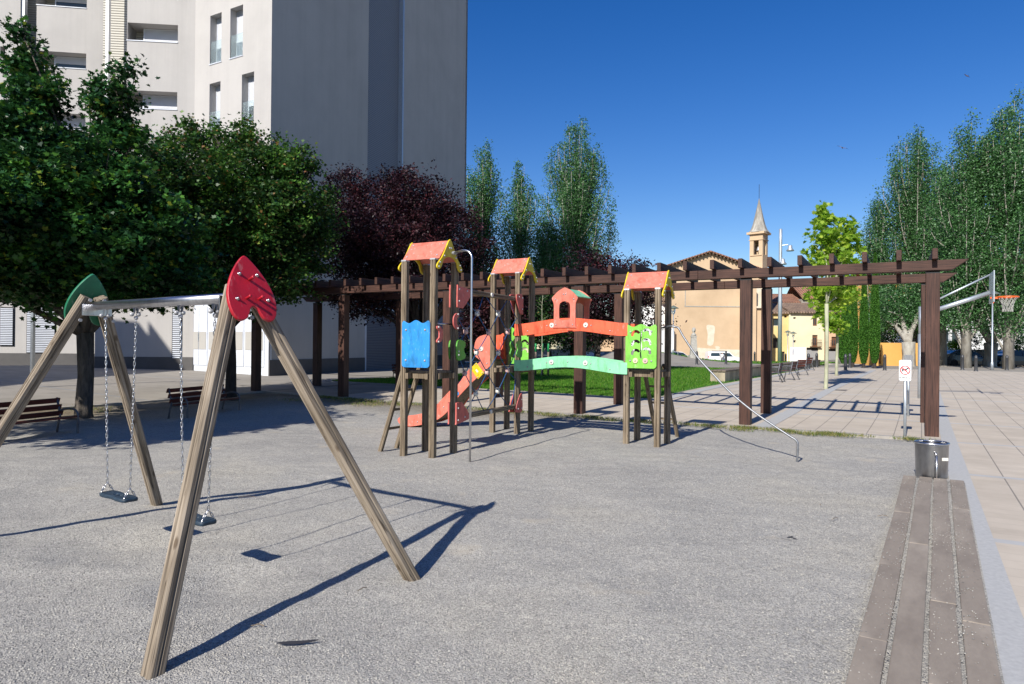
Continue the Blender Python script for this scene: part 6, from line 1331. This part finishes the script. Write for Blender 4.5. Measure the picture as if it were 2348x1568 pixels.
# poplars
def poplar(lab, u, Y, vtop, wpx, nbr, vlow=None, lean=0, lsize=.18, n_l=13000, zmin=1.2, grp='tall poplars'):
    x = XY(u, Y); p = gp(x, Y, -.05); ht = D(u, vtop, Y).z-p.z; w_ = wpx/2*Y/FPX
    t = thing('poplar_tree', lab, 'tree', p, 0, grp); mb = MB(); PTS = []
    mb.tube([p, p+Vector((.1*lean, 0, ht*.3)), p+Vector((.25*lean, 0, ht*.6)), p+Vector((.3*lean, 0, ht*.86))], [.36, .24, .12, .03], 10)
    zl = ht*.1
    for k in range(nbr):
        z0 = random.uniform(.03, .66)**1.0*ht; a = 2*math.pi*k*.381966+random.uniform(-.3, .3)
        zm = z0/ht; full = .75+.35*math.sin(math.pi*min(1, zm/.6))
        R0_ = w_*random.uniform(.2, 1.0)*full; L_ = ht*random.uniform(.25, .42)
        mxh = ht*(1.0-.40*min(1.3, R0_/w_)**1.8-random.uniform(0, .06))
        if z0+L_ > mxh: L_ = max(.12*ht, mxh-z0)
        if k < 5: R0_ = w_*(.12+.1*k); z0 = ht*.5; L_ = ht*(.47-.035*k); a = k*2.4
        pts = []
        for j in range(7):
            s = j/6; rr = R0_*(1-(1-s)**2.0); pts.append(p+Vector((math.cos(a)*rr+.3*lean*min(1, z0/ht+s*.3), math.sin(a)*rr, z0+L_*s**1.0)))
        mb.tube(pts, [.075*(1-.9*j/6)*(1-.4*z0/ht)+.008 for j in range(7)], 5)
        m_ = int(n_l/nbr*random.uniform(.6, 1.4)*L_/(ht*.32)); m_ = int(m_*2.7); s = RNG.uniform(.06, 1.04, m_); P = np.array([[*q] for q in pts]); i0 = np.clip((s*6).astype(int), 0, 5); f = (s*6-i0)[:, None]
        c = P[i0]*(1-f)+P[i0+1]*f
        cl = RNG.normal(size=(10, 3))*.4*np.array([1, 1, .8]); sd = .30+.35*np.sin(np.pi*np.clip(s, 0, 1))[:, None]
        c = c+RNG.normal(size=c.shape)*sd*.72*np.array([1, 1, 1.2])+cl[(s*9.99).astype(int).clip(0, 9)]*.6
        PTS.append(c)
    s = RNG.uniform(.5, .95, int(n_l*.05)); c = np.array(p)[None]+np.stack([.3*lean+0*s, 0*s, s*ht], -1)+RNG.normal(size=(len(s), 3))*np.array([1, 1, 1])*(.32*(1.25-s))[:, None]*1.6; PTS.append(c)
    mb.build('trunk', MT['barkw'], t, smooth=True)
    PP = np.concatenate(PTS); PP = PP[PP[:, 2] > zmin+RNG.normal(0, .25, len(PP))]
    leaves('crown', PP, lsize, SH_QUAD, MT['poplar'], t, .3)
random.seed(21)
poplar('poplar beside the apartment flank, first from the left', 1102, 66, 318, 130, 51, n_l=13000)
poplar('slim shorter poplar, second from the left', 1190, 66, 368, 130, 45, n_l=11000)
poplar('tallest broad poplar left of the bell tower', 1318, 66, 262, 195, 84, n_l=25000)
poplar('low leafy poplar at the foot of the two left poplars', 1250, 64, 500, 100, 33, n_l=7000)
poplar('broad poplar right of the young plane tree, first of the right hand group', 2095, 59, 285, 185, 78, n_l=22000, zmin=3.0, lsize=.16)
poplar('small poplar joining the right hand group on its left side', 2015, 60, 452, 100, 42, n_l=9000, lsize=.16)
poplar('poplar in the middle of the right hand group, right of the last pergola post', 2215, 50, 262, 150, 69, n_l=21000, zmin=3.0, lsize=.16)
poplar('tallest poplar at the right edge of the photo', 2312, 48, 212, 170, 75, n_l=23000, zmin=2.5, lsize=.16)
poplar('low poplar between the two right hand groups', 2160, 56, 360, 110, 45, n_l=12000, zmin=3.4, lsize=.16)
# stout whitish trunks of the old right hand poplars with dark low crowns
for (u, Y, v0, lobs, lab) in ((2083, 53, 0, [seg_(2060, 700, 56, 150, 120), seg_(2100, 730, 55.5, 150, 80), seg_(2040, 735, 56, 90, 70), seg_(2130, 690, 56, 120, 120)], 'dense low crowned poplar with stout pale trunk by the orange wall'), (2268, 54, 0, [seg_(2215, 700, 53, 120, 90), seg_(2290, 700, 53, 150, 130), seg_(2340, 740, 53, 120, 120), seg_(2240, 690, 54, 90, 90)], 'dense low crowned poplar with stout pale trunk behind the hoop')):
    tree('poplar_tree', lab, 'tree', gp(XY(u, Y), Y), 1.9, .48, lobs, MT['poplar'], MT['barkw'], 1000, 15, .32, .17, SH_QUAD, 'tall poplars', shell=.4)
# cypresses
def cypress(lab, u, Y, vtop, wpx, grp='clipped green cypresses'):
    p = gp(XY(u, Y), Y); ht = D(u, vtop, Y).z-p.z; w_ = wpx/2*Y/FPX; t = thing('cypress_tree', lab, 'tree', p, 0, grp)
    MB().lathe([(.12, 0), (.1, ht*.3), (.03, ht*.8)], 8, Matrix.Translation(p)).build('trunk', MT['barkd'], t)
    n_ = 26000; z = RNG.uniform(.035, 1, n_)**.9; prof = np.minimum(1, (z/.16)**.6)*np.clip(1.0-np.maximum(0, z-.35)/.65, 0, 1)**.55; th = RNG.uniform(0, 6.283, n_); rr = w_*prof*(1-.35*RNG.uniform(0, 1, n_)**2)*(1+.10*np.sin(th*4+z*9)+.05*np.sin(th*9-z*30))
    P = np.stack([p.x+rr*np.cos(th), p.y+rr*np.sin(th), p.z+z*ht], -1); leaves('crown', P, .10, SH_QUAD, MT['cypress'], t, 0, droop=-1.5)
cypress('short slim cypress, leftmost of the row', 1938, 50, 682, 30); cypress('tall cypress second from the left', 1955, 49.5, 600, 20); cypress('cypress in the middle of the row', 1980, 48, 618, 19); cypress('tallest cypress with pointed tip above the pergola beam', 2005, 46.5, 580, 20)
# young plane trees in the square
random.seed(5)
b = G(1893, 893, .1); tree('plane_tree', 'young plane tree with yellow green crown, nearer of the two in the square', 'tree', b, 2.9, .062, [seg_(1893, 500, 23.5, 60, 70), seg_(1885, 545, 23.3, 80, 80), seg_(1930, 530, 23.8, 80, 70), seg_(1905, 600, 23.5, 110, 70), seg_(1945, 570, 23.5, 60, 80), seg_(1895, 670, 23.4, 90, 60), seg_(1930, 680, 23.8, 60, 50), seg_(1885, 715, 23.3, 40, 40)], MT['plane'], MT['barkp'], 200, 15, .09, .16, SH_MAPLE, 'young plane trees in the square', shell=.5)
b = G(1917, 862, .1); tree('plane_tree', 'young plane tree farther back, its crown overlapping the nearer one', 'tree', b, 3.1, .07, [seg_(1925, 680, 33.5, 60, 60), seg_(1915, 640, 33.5, 60, 70), seg_(1910, 740, 33.5, 50, 60), seg_(1940, 650, 33.5, 50, 60), seg_(1922, 590, 33.5, 60, 70)], MT['plane'], MT['barkp'], 200, 12, .14, .2, SH_MAPLE, 'young plane trees in the square', shell=.5)
# sapling between the stakes
p = gp(XY(1241.5, 31.2), 31.2); t = thing('sapling', 'thin leafy sapling tied between three green tipped stakes', 'tree', p); m = MB(); m.tube([p, p+Vector((.02, 0, 1.6)), p+Vector((-.0, 0, 3.2)), p+Vector((.06, 0, 4.0))], [.022, .018, .012, .005], 6)
PT = []
for k in range(12):
    z = 1.9+.16*k; a = random.uniform(0, 6.28); e = p+Vector((math.cos(a)*.32, math.sin(a)*.32, z+.22)); s = p+Z*z; m.tube([s, e], [.006, .002], 4); PT += [np.array(s.lerp(e, q)) for q in RNG.uniform(.3, 1, 9)]
m.build('trunk', MT['barkp'], t); leaves('crown', np.array(PT)+RNG.normal(0, .03, (len(PT), 3)), .085, SH_OVAL, MT['maple2'], t)
tag(MB().tube([sk[0]+Z*.95, sk[1]+Z*.95, sk[2]+Z*.95], .012, 6).build('stake_tie', MT['galv']), 'tie linking the three green tipped stakes', 'tie')
# shrubs by the white house
for (u, Y, v, s, mt, lab) in ((2190, 59, 792, .55, 'plane', 'bright potted bush on the white house balcony side'), (2225, 58.5, 780, 1.1, 'darkleaf', 'dark round shrub above the stone wall'), (2330, 59, 790, .8, 'maple2', 'green shrub above the stone wall at the right edge'), (2045, 60, 780, .8, 'maple2', 'green shrub behind the orange garden wall')):
    q = D(u, v, Y); t = thing('shrub', lab, 'shrub', (q.x, q.y, q.z-s)); MB().tube([q-Z*(s+1.2), q], [.05, .02], 6).build('stem', MT['barkd'], t); P = lobes_pts([(q.x, q.y, q.z, s, s, s*.9)], 90, 12, .14, .4); leaves('foliage', P, .14, SH_OVAL, MT[mt], t)
# birds
MT['birdm'] = nm('bird_feathers', (.25, .16, .11), None, 5, .8)
for (u, v, Y, sz, rz, lab) in ((2216, 174, 60, .45, .5, 'soaring bird high in the blue sky at the upper right'), (1931, 339, 90, 1.1, -.2, 'distant gliding bird above the right hand end of the pergola'), (2006, 271*1.0, 300, 0, 0, '')):
    if not sz: continue
    p = D(u, v, Y); m = MB(); m.lathe([(.005, -.28), (.06, -.12), (.07, .05), (.03, .2), (.005, .26)], 8, Matrix.Rotation(R_(90), 4, 'Y'))
    for s in (-1, 1): m.add([(.1, s*.04, .02), (.14, s*.35, .12), (.0, s*.72, .05), (-.06, s*.4, .1), (-.1, s*.04, .02), (.1, s*.04, 0), (.14, s*.35, .1), (.0, s*.72, .04), (-.06, s*.4, .08), (-.1, s*.04, 0)], [(0, 1, 2, 3, 4), (9, 8, 7, 6, 5), (0, 5, 6, 1), (1, 6, 7, 2), (3, 8, 9, 4)])
    m.add([(-.2, -.02, 0), (-.42, -.12, 0), (-.42, .12, 0), (-.2, .02, 0), (-.3, 0, .02)], [(0, 1, 4), (1, 2, 4), (2, 3, 4)])
    o = m.build('bird', MT['birdm'], None, Matrix.Translation(p) @ Matrix.Rotation(rz+R_(70), 4, 'Z') @ Matrix.Rotation(R_(25), 4, 'X') @ Matrix.Scale(sz, 4)); tag(o, lab, 'bird')
SC.cycles.max_bounces = 8; SC.cycles.transparent_max_bounces = 8
